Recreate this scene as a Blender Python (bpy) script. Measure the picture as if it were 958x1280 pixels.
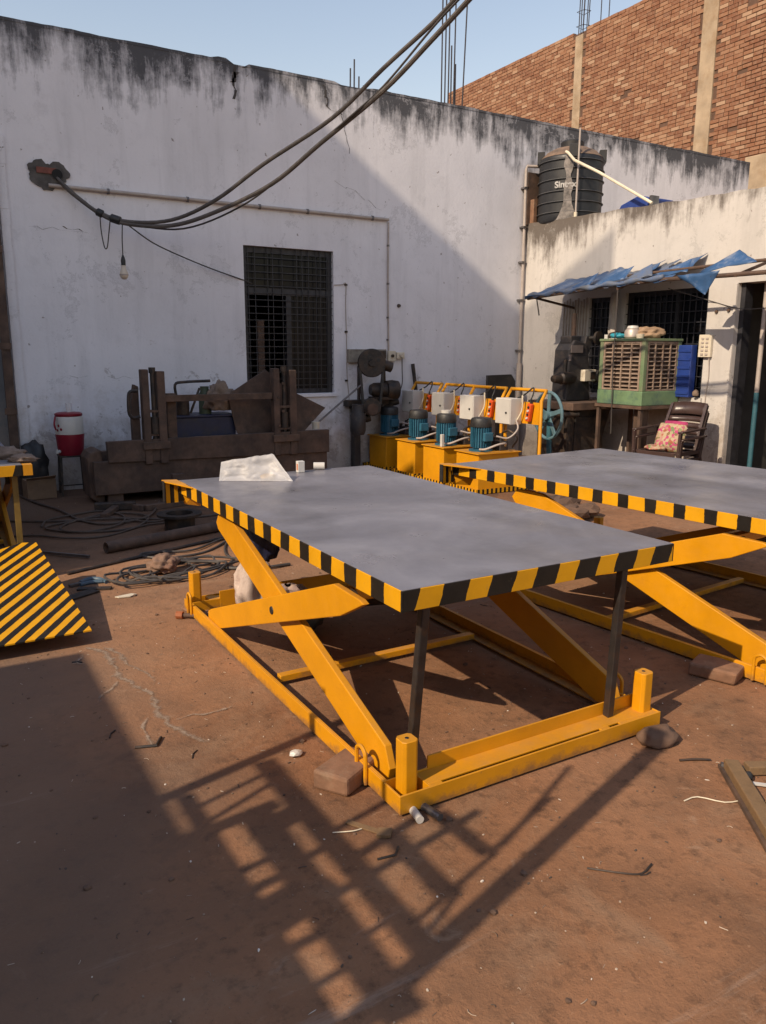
import bpy, bmesh, math, random
from mathutils import Vector, Matrix, noise as mnoise
random.seed(7)
PI = math.pi
for o in list(bpy.data.objects): bpy.data.objects.remove(o)
S = bpy.context.scene
COL = S.collection

# ------------------------------------------------------------------ camera, sky, sun, exposure
cam = bpy.data.cameras.new('camera')
cam.sensor_fit = 'VERTICAL'; cam.sensor_height = 24.0; cam.lens = 24.0*978.0/1280.0
cam.clip_start = 0.05; cam.clip_end = 600
co = bpy.data.objects.new('camera', cam); COL.objects.link(co)
hd, pt, rl = math.radians(30.47), 0.2032, 0.0038
co.location = (0, 0, 1.6)
co.rotation_euler = (Matrix.Rotation(-hd, 3, 'Z') @ Matrix.Rotation(PI/2-pt, 3, 'X') @ Matrix.Rotation(rl, 3, 'Z')).to_euler()
S.camera = co

SUN_EL, SUN_AZ = 38.0, 14.0          # light travels towards +X, turned 14 degrees to +Y
Lx = math.cos(math.radians(SUN_EL))*math.cos(math.radians(SUN_AZ))
Ly = math.cos(math.radians(SUN_EL))*math.sin(math.radians(SUN_AZ))
Lz = -math.sin(math.radians(SUN_EL))
w = bpy.data.worlds.new('World'); S.world = w; w.use_nodes = True
nt = w.node_tree; nt.nodes.clear()
sky = nt.nodes.new('ShaderNodeTexSky'); sky.sky_type = 'NISHITA'; sky.sun_disc = False
sky.sun_elevation = math.radians(SUN_EL)
sky.sun_rotation = math.atan2(-Lx, -Ly)
sky.air_density = 1.75; sky.dust_density = 0.8; sky.ozone_density = 0.0; sky.altitude = 200
bgn = nt.nodes.new('ShaderNodeBackground'); bgn.inputs[1].default_value = 0.108
wo = nt.nodes.new('ShaderNodeOutputWorld')
tint = nt.nodes.new('ShaderNodeMix'); tint.data_type = 'RGBA'; tint.blend_type = 'MULTIPLY'; tint.inputs[0].default_value = 1.0; tint.inputs[7].default_value = (1.055, .935, .965, 1)
nt.links.new(sky.outputs[0], tint.inputs[6]); nt.links.new(tint.outputs[2], bgn.inputs[0]); nt.links.new(bgn.outputs[0], wo.inputs[0])
sl = bpy.data.lights.new('sun', 'SUN'); sl.energy = 3.6; sl.angle = math.radians(0.45); sl.color = (1.0, 0.82, 0.60)
so = bpy.data.objects.new('sun', sl); COL.objects.link(so); so.location = (-20, -5, 20)
so.rotation_euler = Vector((Lx, Ly, Lz)).to_track_quat('-Z', 'Y').to_euler()
S.view_settings.view_transform = 'Standard'; S.view_settings.look = 'None'
S.view_settings.exposure = 0.6; S.view_settings.gamma = 1.0; S.view_settings.use_curve_mapping = False
S.render.engine = 'CYCLES'

# ------------------------------------------------------------------ mesh helpers
V = Vector
class MB:
    def __init__(s): s.v = []; s.f = []
    def add(s, vs, fs):
        n = len(s.v); s.v += [V(a) for a in vs]; s.f += [tuple(i+n for i in f) for f in fs]; return s
    def box(s, x0, y0, z0, x1, y1, z1):
        return s.add([(x0,y0,z0),(x1,y0,z0),(x1,y1,z0),(x0,y1,z0),(x0,y0,z1),(x1,y0,z1),(x1,y1,z1),(x0,y1,z1)],
                     [(0,3,2,1),(4,5,6,7),(0,1,5,4),(1,2,6,5),(2,3,7,6),(3,0,4,7)])
    def obox(s, c, h, R=None):
        R = R or Matrix.Identity(3); c = V(c)
        vs = [c + R @ V((sx*h[0], sy*h[1], sz*h[2])) for sz in (-1,1) for sx, sy in ((-1,-1),(1,-1),(1,1),(-1,1))]
        return s.add(vs, [(0,3,2,1),(4,5,6,7),(0,1,5,4),(1,2,6,5),(2,3,7,6),(3,0,4,7)])
    def bar(s, p, q, w, h=None, up=(0,0,1)):
        p, q = V(p), V(q); h = h or w; d = (q-p).normalized(); u = V(up)
        if abs(d.dot(u)) > .98: u = V((1,0,0))
        a = d.cross(u).normalized(); b = a.cross(d).normalized()
        vs = [e + a*sx*w/2 + b*sy*h/2 for e in (p, q) for sx, sy in ((-1,-1),(1,-1),(1,1),(-1,1))]
        return s.add(vs, [(0,3,2,1),(4,5,6,7),(0,1,5,4),(1,2,6,5),(2,3,7,6),(3,0,4,7)])
    def tube(s, pts, r, n=8, smooth=0, cap=True):
        pts = [V(p) for p in pts]
        if smooth: pts = catmull(pts, smooth)
        rings = []; prev = None
        for i, p in enumerate(pts):
            d = (pts[min(i+1, len(pts)-1)] - pts[max(i-1, 0)]).normalized()
            if prev is None:
                u = V((0,0,1)) if abs(d.z) < .9 else V((1,0,0)); a = d.cross(u).normalized()
            else:
                a = (prev - d*prev.dot(d)).normalized()
            prev = a; b = d.cross(a)
            rr = r(i/(len(pts)-1)) if callable(r) else r
            rings.append([p + (a*math.cos(2*PI*k/n) + b*math.sin(2*PI*k/n))*rr for k in range(n)])
        vs = [q for R in rings for q in R]; fs = []
        for i in range(len(rings)-1):
            for k in range(n):
                fs.append((i*n+k, i*n+(k+1)%n, (i+1)*n+(k+1)%n, (i+1)*n+k))
        if cap: fs += [tuple(range(n))[::-1], tuple(range((len(rings)-1)*n, len(rings)*n))]
        return s.add(vs, fs)
    def cyl(s, p, q, r0, r1=None, n=16):
        r1 = r0 if r1 is None else r1
        return s.tube([p, q], lambda t: r0+(r1-r0)*t, n)
    def lathe(s, c, prof, n=24, axis=None, cap=True):
        c = V(c); R = V(axis).to_track_quat('Z', 'Y').to_matrix() if axis else Matrix.Identity(3)
        vs = [c + R @ V((r*math.cos(2*PI*k/n), r*math.sin(2*PI*k/n), z)) for r, z in prof for k in range(n)]; fs = []
        for i in range(len(prof)-1):
            for k in range(n): fs.append((i*n+k, i*n+(k+1)%n, (i+1)*n+(k+1)%n, (i+1)*n+k))
        if cap: fs += [tuple(range(n))[::-1], tuple(range((len(prof)-1)*n, len(prof)*n))]
        return s.add(vs, fs)
    def prism(s, poly, t):
        n = len(poly); t = V(t); a = [V(p) for p in poly]
        return s.add(a + [p+t for p in a], [tuple(range(n))[::-1], tuple(range(n, 2*n))] +
                     [(i, (i+1)%n, n+(i+1)%n, n+i) for i in range(n)])
    def grid(s, fn, nu, nv):
        vs = [fn(i/nu, j/nv) for j in range(nv+1) for i in range(nu+1)]
        return s.add(vs, [(j*(nu+1)+i, j*(nu+1)+i+1, (j+1)*(nu+1)+i+1, (j+1)*(nu+1)+i) for j in range(nv) for i in range(nu)])
    def ring(s, c, R, r, axis=(0,0,1), n=28, m=8):
        c = V(c); Q = V(axis).to_track_quat('Z','Y').to_matrix()
        vs = [c + Q @ V(((R+r*math.cos(2*PI*j/m))*math.cos(2*PI*i/n), (R+r*math.cos(2*PI*j/m))*math.sin(2*PI*i/n), r*math.sin(2*PI*j/m))) for i in range(n) for j in range(m)]
        return s.add(vs, [(i*m+j, ((i+1)%n)*m+j, ((i+1)%n)*m+(j+1)%m, i*m+(j+1)%m) for i in range(n) for j in range(m)])
    def lump(s, c, size, seed=0, amp=.25, freq=2.5, n=3, flat=True):
        bm = bmesh.new(); bmesh.ops.create_icosphere(bm, subdivisions=n, radius=1)
        vs = []
        for v in bm.verts:
            d = v.co.normalized(); q = d*freq + V((seed*3.1, seed*1.7, seed*.3))
            k = 1 + amp*mnoise.noise(q) + amp*.5*abs(mnoise.noise(q*2.7))
            p = V((d.x*size[0], d.y*size[1], d.z*size[2]))*k
            if flat and p.z < -size[2]*.55: p.z = -size[2]*.55
            vs.append(p + V(c))
        bm.verts.index_update()
        fs = [tuple(v.index for v in f.verts) for f in bm.faces]; bm.free()
        return s.add(vs, fs)
    def build(s, name, mat, parent=None, smooth=False, bevel=0, solid=0, kind=None, seg=2):
        off = V((0,0,0)); r = parent
        while r is not None: off += r.location; r = r.parent
        me = bpy.data.meshes.new(name); me.from_pydata([tuple(v-off) for v in s.v], [], s.f); me.update()
        if smooth:
            me.polygons.foreach_set('use_smooth', [True]*len(me.polygons))
            if smooth != 2:
                try: me.set_sharp_from_angle(angle=math.radians(38))
                except Exception: pass
        if mat: me.materials.append(mat)
        o = bpy.data.objects.new(name, me); COL.objects.link(o)
        if parent is not None: o.parent = parent
        if solid:
            m = o.modifiers.new('solid', 'SOLIDIFY'); m.thickness = solid; m.offset = 0
        if bevel:
            m = o.modifiers.new('bevel', 'BEVEL'); m.width = bevel; m.segments = seg; m.limit_method = 'ANGLE'; m.angle_limit = math.radians(40)
        if kind: o['kind'] = kind
        return o
def catmull(p, k):
    q = [p[0]*2-p[1]] + p + [p[-1]*2-p[-2]]; out = []
    for i in range(1, len(q)-2):
        for j in range(k):
            t = j/k; a, b, c, d = q[i-1], q[i], q[i+1], q[i+2]
            out.append(.5*((2*b) + (c-a)*t + (2*a-5*b+4*c-d)*t*t + (3*b-a-3*c+d)*t**3))
    return out + [p[-1]]
def tag(o, label=None, cat=None, group=None, kind=None):
    if label: o['label'] = label
    if cat: o['category'] = cat
    if group: o['group'] = group
    if kind: o['kind'] = kind
    return o
def thing(name, label, cat, loc=(0,0,0), rz=0, group=None):
    o = bpy.data.objects.new(name, None); COL.objects.link(o); o.empty_display_size = .1
    o.location = loc; o.rotation_euler = (0,0,rz)
    return tag(o, label, cat, group)
def copy_tree(o, parent=None):
    c = o.copy(); COL.objects.link(c)
    if parent is not None: c.parent = parent
    for ch in list(o.children): copy_tree(ch, c)
    return c
def dup_piece(o, loc, rot=None, parent=None):     # a further object that shares the mesh of an alike piece
    c = o.copy(); COL.objects.link(c); c.location = loc
    if rot is not None: c.rotation_euler = rot
    if parent is not None: c.parent = parent
    return c

# ------------------------------------------------------------------ material helpers
class NT:
    def __init__(s, name):
        s.m = bpy.data.materials.new(name); s.m.use_nodes = True; s.t = s.m.node_tree
        s.b = s.t.nodes['Principled BSDF']; s._c = None
    def n(s, t, **k):
        x = s.t.nodes.new(t)
        for a, b in k.items(): setattr(x, a, b)
        return x
    def l(s, a, b): s.t.links.new(a, b)
    def coord(s):
        if s._c is None:
            tc = s.n('ShaderNodeTexCoord'); oi = s.n('ShaderNodeObjectInfo')
            mu = s.n('ShaderNodeMath', operation='MULTIPLY'); s.l(oi.outputs['Random'], mu.inputs[0]); mu.inputs[1].default_value = 17.0
            ad = s.n('ShaderNodeVectorMath', operation='ADD'); s.l(tc.outputs['Object'], ad.inputs[0]); s.l(mu.outputs[0], ad.inputs[1])
            s._c = ad.outputs[0]; s._o = tc.outputs['Object']; s.rand = oi.outputs['Random']
        return s._c
    def noise(s, scale, detail=5, rough=.6, stretch=None, dist=0):
        c = s.coord()
        if stretch:
            mp = s.n('ShaderNodeMapping'); mp.inputs['Scale'].default_value = stretch; s.l(c, mp.inputs[0]); c = mp.outputs[0]
        x = s.n('ShaderNodeTexNoise'); x.inputs['Scale'].default_value = scale; x.inputs['Detail'].default_value = detail
        x.inputs['Roughness'].default_value = rough; x.inputs['Distortion'].default_value = dist; s.l(c, x.inputs['Vector']); return x.outputs[0]
    def ramp(s, src, stops):
        r = s.n('ShaderNodeValToRGB'); e = r.color_ramp.elements
        while len(e) < len(stops): e.new(.5)
        for i, (p, c) in enumerate(stops):
            e[i].position = p; e[i].color = (c, c, c, 1) if isinstance(c, (int, float)) else (*c, 1)
        s.l(src, r.inputs[0]); return r.outputs[0]
    def mix(s, fac, a, b, mode='MIX'):
        x = s.n('ShaderNodeMix', data_type='RGBA', blend_type=mode)
        for i, val in ((0, fac), (6, a), (7, b)):
            if isinstance(val, (int, float)): x.inputs[i].default_value = val
            elif isinstance(val, tuple): x.inputs[i].default_value = (*val, 1)
            else: s.l(val, x.inputs[i])
        return x.outputs[2]
    def math(s, op, a, b=None, c=None, clamp=False):
        x = s.n('ShaderNodeMath', operation=op, use_clamp=clamp)
        for i, val in enumerate((a, b, c)):
            if val is None: continue
            if isinstance(val, (int, float)): x.inputs[i].default_value = val
            else: s.l(val, x.inputs[i])
        return x.outputs[0]
    def xyz(s):
        s.coord(); x = s.n('ShaderNodeSeparateXYZ'); s.l(s._o, x.inputs[0]); return x.outputs
    def bump(s, src, strength, dist=.01):
        b = s.n('ShaderNodeBump'); b.inputs['Strength'].default_value = strength; b.inputs['Distance'].default_value = dist
        s.l(src, b.inputs['Height']); s.l(b.outputs[0], s.b.inputs['Normal'])
    def base(s, col, rough=None, metal=None):
        if isinstance(col, tuple): s.b.inputs['Base Color'].default_value = (*col, 1)
        else: s.l(col, s.b.inputs['Base Color'])
        if rough is not None:
            if isinstance(rough, (int, float)): s.b.inputs['Roughness'].default_value = rough
            else: s.l(rough, s.b.inputs['Roughness'])
        if metal is not None: s.b.inputs['Metallic'].default_value = metal
        return s.m
def tone(c, k): return tuple(min(1, max(0, x*k)) for x in c)
def M(name, col, rough=.6, metal=0, var=.22, scale=6, dirt=None, amt=.5, dscale=9, bump=.12, bscale=60, spec=None):
    t = NT(name)
    c = t.ramp(t.noise(scale), [(.3, tone(col, 1-var)), (.7, tone(col, 1+var))])
    rr = t.ramp(t.noise(scale*2.3, 4), [(.3, max(.05, rough-.1)), (.75, min(1, rough+.14))])
    if dirt:
        mk = t.ramp(t.noise(dscale, 8, .7), [(1-amt-.12, 0.0), (1-amt+.14, 1.0)])
        c = t.mix(mk, c, dirt)
    t.base(c, rr, metal)
    if spec is not None: t.b.inputs['Specular IOR Level'].default_value = spec
    if bump: t.bump(t.noise(bscale, 4), bump, .004)
    return t.m
def stripes(name, axis, period, phase, duty, a=(.62,.295,.003), b=(.0075,.0055,.004), rough=.55):
    t = NT(name); x, y, z = t.xyz()
    s = t.math('ADD', t.math('ADD', t.math('MULTIPLY', x, axis[0]), t.math('MULTIPLY', y, axis[1])), t.math('MULTIPLY', z, axis[2]))
    wob = t.math('MULTIPLY', t.math('SUBTRACT', t.noise(14, 3), .5), period*.09)
    fr = t.math('FRACT', t.math('DIVIDE', t.math('ADD', t.math('SUBTRACT', s, phase), wob), period))
    fr = t.math('LESS_THAN', fr, duty)
    ya = t.ramp(t.noise(7), [(.3, tone(a, .86)), (.7, tone(a, 1.06))])
    ba = t.ramp(t.noise(9), [(.3, b), (.75, tone(b, 2.2))])
    c = t.mix(fr, ba, ya)
    sc = t.ramp(t.noise(30, 9, .8), [(.61, 0.0), (.71, .7)])
    c = t.mix(sc, c, (.20,.13,.075))
    t.base(c, t.ramp(t.noise(20, 4), [(.3, rough-.06), (.75, rough+.18)]))
    t.b.inputs['Specular IOR Level'].default_value = .3
    t.bump(t.noise(30, 4), .1, .003)
    return t.m
YEL = (.60,.258,.003)
def yellow_mat(name, wear=.30):
    t = NT(name)
    c = t.ramp(t.noise(2.6, 6), [(.28, tone(YEL, .80)), (.7, tone(YEL, 1.08))])
    c = t.mix(t.ramp(t.noise(6, 8, .75, stretch=(1,1,3)), [(.55, 0.0), (.75, .5)]), c, (.42,.17,.012))
    d = t.ramp(t.noise(16, 8, .72), [(.62, 0.0), (.74, wear*1.6)])
    c = t.mix(d, c, (.33,.15,.02))
    d2 = t.ramp(t.noise(60, 6, .7), [(.68, 0.0), (.74, .8)])
    c = t.mix(d2, c, (.12,.07,.035))
    # splashed earth on the lowest parts
    xx, yy, zz_ = t.xyz()
    spl = t.math('SUBTRACT', t.math('MULTIPLY', t.noise(9, 8, .75), .19), t.math('ADD', zz_, .052))
    c = t.mix(t.ramp(spl, [(0.0, 0.0), (.04, .75)]), c, (.17,.088,.045))
    # settled dust on faces that look upward
    g = t.n('ShaderNodeNewGeometry'); sp = t.n('ShaderNodeSeparateXYZ'); t.l(g.outputs['Normal'], sp.inputs[0])
    up = t.math('MULTIPLY', t.ramp(sp.outputs[2], [(.75, 0.0), (.98, 1.0)]), t.ramp(t.noise(11, 6), [(.35, .12), (.7, .55)]))
    c = t.mix(up, c, (.36,.19,.07))
    t.base(c, t.ramp(t.noise(18, 4), [(.3, .36), (.75, .58)]))
    t.bump(t.noise(34, 5), .12, .003)
    return t.m
m_yel = yellow_mat('yellow_paint', .38); m_yel2 = yellow_mat('pack_yellow_paint', .45)
m_black = M('black_rubber', (.015,.015,.016), .55, var=.35, dirt=(.06,.045,.035), amt=.35)
m_dark = M('oily_dark_steel', (.030,.025,.023), .55, .25, .4, 9, dirt=(.085,.05,.03), amt=.42)
m_rust = M('rusty_brown_steel', (.100,.060,.042), .8, .05, .4, 5, dirt=(.042,.028,.023), amt=.45, dscale=3.5, bump=.4, bscale=35)
m_rust2 = M('lighter_rusty_steel', (.10,.060,.041), .8, .05, .4, 7, dirt=(.04,.03,.026), amt=.4, bump=.35)
m_steel = M('bare_steel', (.16,.15,.15), .42, .7, .3, 10, dirt=(.12,.075,.05), amt=.3)
m_prop = M('dark_steel_prop', (.055,.05,.05), .45, .6, .3, 12, dirt=(.10,.055,.03), amt=.38)
m_navy = M('navy_paint', (.012,.016,.05), .5, 0, .3, 6, dirt=(.03,.025,.03), amt=.4)
m_blue = M('motor_blue_paint', (.026,.115,.18), .42, .1, .25, 9, dirt=(.05,.05,.05), amt=.3)
m_cast = M('dark_grey_casting', (.040,.037,.039), .6, .2, .3, 7, dirt=(.10,.075,.06), amt=.36)
m_white = M('white_enamel', (.50,.48,.45), .4, 0, .08, 5, dirt=(.38,.33,.27), amt=.22)
m_cream = M('cream_plastic', (.56,.50,.40), .5, 0, .12, 6, dirt=(.3,.24,.17), amt=.3)
m_orange = M('orange_plastic', (.55,.07,.012), .4, 0, .12, 6, dirt=(.4,.08,.02), amt=.2)
m_green = M('cooler_green_paint', (.125,.18,.095), .55, 0, .2, 6, dirt=(.2,.18,.12), amt=.42, dscale=7)
m_pipe = M('grey_pvc', (.36,.31,.28), .6, 0, .15, 8, dirt=(.2,.15,.12), amt=.3)
m_ivory = M('ivory_pvc', (.62,.55,.42), .5, 0, .12, 6, dirt=(.4,.3,.2), amt=.2)
m_tarp = M('blue_tarpaulin', (.028,.08,.19), .5, 0, .3, 5, dirt=(.24,.25,.27), amt=.36, dscale=5)
m_tarp2 = M('bleached_tarpaulin', (.11,.125,.16), .6, 0, .3, 5, dirt=(.05,.10,.22), amt=.45, dscale=5)
m_brown = M('brown_plastic', (.050,.030,.027), .35, 0, .2, 5, dirt=(.10,.075,.065), amt=.3)
m_red = M('red_plastic', (.20,.008,.022), .42, 0, .15, 5)
m_wood = M('weathered_wood', (.19,.115,.055), .8, 0, .3, 9, dirt=(.09,.055,.032), amt=.42, bump=.4)
m_brickm = M('clay_brick', (.19,.10,.06), .9, 0, .25, 14, dirt=(.26,.18,.12), amt=.35, bump=.5)
m_stone = M('brown_stone', (.12,.07,.046), .9, 0, .3, 8, bump=.6)
m_card = M('cardboard', (.20,.125,.075), .85, 0, .2, 6)
m_rag = M('dirty_cloth', (.20,.14,.105), .9, 0, .3, 10, dirt=(.12,.085,.06), amt=.4, bump=.6, bscale=90)
m_sack = M('printed_sack_fabric', (.46,.37,.33), .75, 0, .2, 6, dirt=(.16,.07,.08), amt=.40, dscale=13, bump=.5, bscale=120)
m_conc = M('cream_concrete', (.33,.25,.17), .85, 0, .2, 3, dirt=(.22,.14,.075), amt=.4, dscale=2.2, bump=.3)
m_cable = M('dusty_black_cable', (.055,.047,.043), .6, 0, .3, 9)
m_over = M('weathered_grey_cable', (.082,.070,.064), .7, 0, .3, 9)
m_hose = M('grey_brown_hose', (.080,.055,.041), .7, 0, .3, 9)
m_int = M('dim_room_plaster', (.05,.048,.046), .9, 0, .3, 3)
m_frame = M('dark_window_steel', (.030,.030,.036), .5, .2, .3, 8, dirt=(.075,.06,.05), amt=.3)
m_rebar = M('rebar', (.045,.04,.045), .7, .3, .3, 20)
m_teal = M('teal_paint', (.03,.10,.13), .5, 0, .2, 6)
m_crate = M('blue_crate_plastic', (.015,.04,.20), .45, 0, .2, 6)
m_bottle = M('green_bottle', (.03,.16,.03), .25, 0, .2, 6)
def glass_mat():
    t = NT('dusty_window_glass'); t.base((.004,.005,.008), t.ramp(t.noise(5, 5), [(.3, .10), (.7, .3)])); t.b.inputs['Specular IOR Level'].default_value = .18; return t.m
m_glass = glass_mat()
def deck_mat():
    t = NT('grey_deck_plate')
    n1 = t.noise(1.5, 7, .62, dist=.6); n2 = t.noise(2.2, 6, .6, stretch=(1.0, .35, 1))
    c = t.ramp(n1, [(.28, (.150,.146,.166)), (.50, (.222,.215,.243)), (.74, (.335,.325,.355))])
    c = t.mix(t.ramp(n2, [(.5, 0.0), (.72, .7)]), c, (.11,.105,.115))
    c = t.mix(t.ramp(t.noise(26, 8, .75), [(.62, 0.0), (.73, .6)]), c, (.20,.17,.15))
    t.base(c, t.ramp(t.noise(3.2, 6, .65), [(.28, .20), (.7, .56)]), .35)
    t.bump(t.noise(9, 4), .05, .006)
    return t.m
m_deck = deck_mat()
def ground_mat():
    t = NT('packed_earth_and_cement')
    big = t.noise(.28, 5, .6, dist=1.0); a = t.noise(.55, 8, .6); b = t.noise(2.6, 8, .65); c0 = t.noise(17, 8, .7); d = t.noise(75, 4, .7)
    c = t.ramp(a, [(.3, (.175,.083,.042)), (.5, (.24,.118,.062)), (.72, (.30,.158,.09))])
    c = t.mix(t.ramp(b, [(.42, 0.0), (.68, .65)]), c, (.125,.071,.044))
    c = t.mix(t.ramp(t.noise(1.3, 9, .7, dist=.8), [(.56, 0.0), (.70, .5)]), c, (.27,.175,.112))
    c = t.mix(t.ramp(c0, [(.52, 0.0), (.72, .7)]), c, (.062,.036,.024))
    c = t.mix(t.ramp(d, [(.62, 0.0), (.74, .55)]), c, (.34,.22,.14))
    c = t.mix(t.ramp(t.noise(130, 3, .6), [(.66, 0.0), (.72, .6)]), c, (.035,.024,.018))
    c = t.mix(t.ramp(big, [(.42, .0), (.62, .45)]), c, (.33,.20,.125))
    c = t.mix(t.ramp(t.noise(1.9, 7, .7, dist=1.2), [(.60, 0.0), (.70, .55)]), c, (.085,.052,.036))
    c = t.mix(t.ramp(t.noise(5.5, 9, .75, dist=2.0), [(.60, 0.0), (.69, .4)]), c, (.36,.24,.16))
    # darker floor towards the back wall
    x, y, z = t.xyz()
    yy = t.math('ADD', y, t.math('MULTIPLY', t.math('SUBTRACT', b, .5), 1.6))
    c = t.mix(t.math('MULTIPLY', t.ramp(t.math('DIVIDE', yy, 10), [(.60, 0.0), (.74, 1.0)]), .62), c, (.07,.045,.033))
    # greyer cement on the left side, skylit shade put into its colour
    xx = t.math('ADD', x, t.math('MULTIPLY', t.math('SUBTRACT', a, .5), 2.2))
    c = t.mix(t.ramp(xx, [(0.25, .65), (.85, 0.0)]), c, (.16,.105,.075))
    # scrapes across the trodden cement
    s1 = t.math('MULTIPLY', t.ramp(t.noise(3.5, 9, .8, stretch=(.22,1.3,1), dist=.5), [(.58, 0.0), (.68, .55)]), t.ramp(t.noise(1.1, 3), [(.45, 0.0), (.62, 1.0)]))
    c = t.mix(s1, c, (.36,.27,.21))
    s2 = t.ramp(t.noise(2.6, 9, .8, stretch=(1.4,.3,1), dist=.6), [(.62, 0.0), (.70, .4)])
    c = t.mix(s2, c, (.07,.045,.033))
    t.base(c, .92); t.b.inputs['Specular IOR Level'].default_value = .2
    h = t.math('ADD', t.math('MULTIPLY', b, .9), t.math('ADD', t.math('MULTIPLY', c0, .45), t.math('MULTIPLY', d, .16)))
    t.bump(h, .65, .03)
    return t.m
def wall_mat(name, base, top, drip=1.3, mould=(.045,.047,.055), shade_patch=None, foot=True, heavy=1.0, axis=0):
    t = NT(name); x, y, z = t.xyz(); t._c = t._o
    st = (1.0, 1.0, .10)
    c = t.ramp(t.noise(.8, 7, .6), [(.3, tone(base, .88)), (.7, tone(base, 1.05))])
    c = t.mix(t.ramp(t.noise(5, 8, .7), [(.55, 0.0), (.74, .35)]), c, tone(base, .68))
    # faint vertical weather runs
    c = t.mix(t.ramp(t.noise(4.5, 6, .65, stretch=st), [(.5, 0.0), (.72, .35)]), c, tone(base, .62))
    # mould that hangs from the top edge
    d = t.math('DIVIDE', t.math('SUBTRACT', top, z), drip)               # 0 at the top, 1 where it ends
    run = t.noise(5.5, 7, .7, stretch=(1, 1, .16)); blot = t.noise(2.0, 8, .75)
    lvl = t.math('ADD', t.math('MULTIPLY', run, .75), t.math('MULTIPLY', blot, .55))
    lvl = t.math('ADD', lvl, t.math('MULTIPLY', t.math('SUBTRACT', t.noise(.42, 4, .6), .5), .85))
    m = t.math('SUBTRACT', lvl, t.math('ADD', t.math('MULTIPLY', d, .50), .44))
    mk = t.math('MULTIPLY', t.ramp(m, [(.0, 0.0), (.19, 1.0)]), .85*heavy)
    c = t.mix(mk, c, mould)
    edge = t.math('SUBTRACT', t.math('ADD', t.math('MULTIPLY', t.noise(3.2, 8, .7), .16), -.02), t.math('SUBTRACT', top, z))
    c = t.mix(t.ramp(edge, [(0.0, 0.0), (.1, .65)]), c, tone(mould, 1.2))
    # flaking coats: paler and greyer islands with a dark rim
    pn = t.noise(1.1, 10, .82, dist=.3)
    c = t.mix(t.ramp(pn, [(.585, 0.0), (.59, .35)]), c, tone(base, .78))
    c = t.mix(t.ramp(pn, [(.578, 0.0), (.583, .5), (.590, .5), (.595, 0.0)]), c, tone(base, .42))
    # rusty / greenish blotches
    c = t.mix(t.ramp(t.noise(1.7, 9, .78, dist=.5), [(.64, 0.0), (.72, .45)]), c, (.24,.19,.14))
    # small chips
    c = t.mix(t.ramp(t.noise(13, 4, .5), [(.70, 0.0), (.725, .75)]), c, (.20,.165,.15))
    c = t.mix(t.ramp(t.noise(3.1, 10, .8), [(.56, 0.0), (.68, .30)]), c, tone(base, .5))
    c = t.mix(t.ramp(t.noise(34, 5, .6), [(.66, 0.0), (.72, .5)]), c, tone(base, .45))
    if foot:
        f = t.math('SUBTRACT', t.math('ADD', t.math('MULTIPLY', t.noise(2.4, 9, .75), 1.55), -.18), t.math('MULTIPLY', z, .62))
        c = t.mix(t.ramp(f, [(0.0, 0.0), (.40, .7)]), c, (.30,.245,.20))
        gp = t.math('SUBTRACT', t.noise(4.2, 8, .75, dist=.4), t.math('ADD', t.math('MULTIPLY', z, .09), .50))
        c = t.mix(t.ramp(gp, [(0.0, 0.0), (.035, .5)]), c, (.21,.18,.165))
    if shade_patch:                                                             # soft bluish shadow on the facade, put into the colour
        pc, px0, px1, pz0, pz1 = shade_patch; ax = y
        jit = t.math('MULTIPLY', t.math('SUBTRACT', t.noise(2.6, 6, .6), .5), .5)
        q = t.math('MINIMUM', t.math('MINIMUM', t.math('SUBTRACT', t.math('ADD', ax, jit), px0), t.math('SUBTRACT', px1, t.math('ADD', ax, jit))),
                   t.math('MINIMUM', t.math('SUBTRACT', t.math('ADD', z, jit), pz0), t.math('SUBTRACT', pz1, t.math('ADD', z, jit))))
        c = t.mix(t.ramp(q, [(0.0, 0.0), (.12, .7)]), c, pc)
    t.base(c, .9); t.b.inputs['Specular IOR Level'].default_value = .25
    t.bump(t.math('ADD', t.noise(3, 6), t.math('MULTIPLY', t.noise(24, 5), .4)), .35, .012)
    return t.m
m_wall = wall_mat('old_whitewash', (.70,.69,.73), 4.93, 1.25, heavy=1.1)
m_fac = wall_mat('cream_whitewash', (.53,.50,.475), 3.42, .95, mould=(.10,.082,.07), shade_patch=((.36,.40,.43), 7.85, 8.85, 2.62, 3.25), heavy=1.1)
def brick_mat(name, island):
    t = NT(name); t.coord()
    if island:
        g = t.n('ShaderNodeNewGeometry'); r = g.outputs['Random Per Island']
    else: r = t.rand
    c = t.ramp(r, [(0.0, (.165,.072,.042)), (.35, (.215,.100,.057)), (.7, (.25,.125,.072)), (.9, (.295,.165,.10)), (1.0, (.36,.235,.155))])
    c = t.mix(t.ramp(t.noise(12, 6, .7), [(.45, 0.0), (.72, .6)]), c, (.30,.205,.145))
    t.base(c, .93); t.b.inputs['Specular IOR Level'].default_value = .2
    t.bump(t.noise(30, 5), .5, .006)
    return t.m
m_brk = brick_mat('red_brick', False); m_brk2 = brick_mat('red_brick_mass', True)
m_mort = M('mortar', (.095,.052,.034), .95, 0, .25, 6, bump=.4)

# ------------------------------------------------------------------ the ground
g = MB()
def gz(x, y): return .0
g.add([(-150,-150,0),(150,-150,0),(150,150,0),(-150,150,0)], [(0,1,2,3)])
ground = g.build('ground', ground_mat(), kind='structure')

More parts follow.
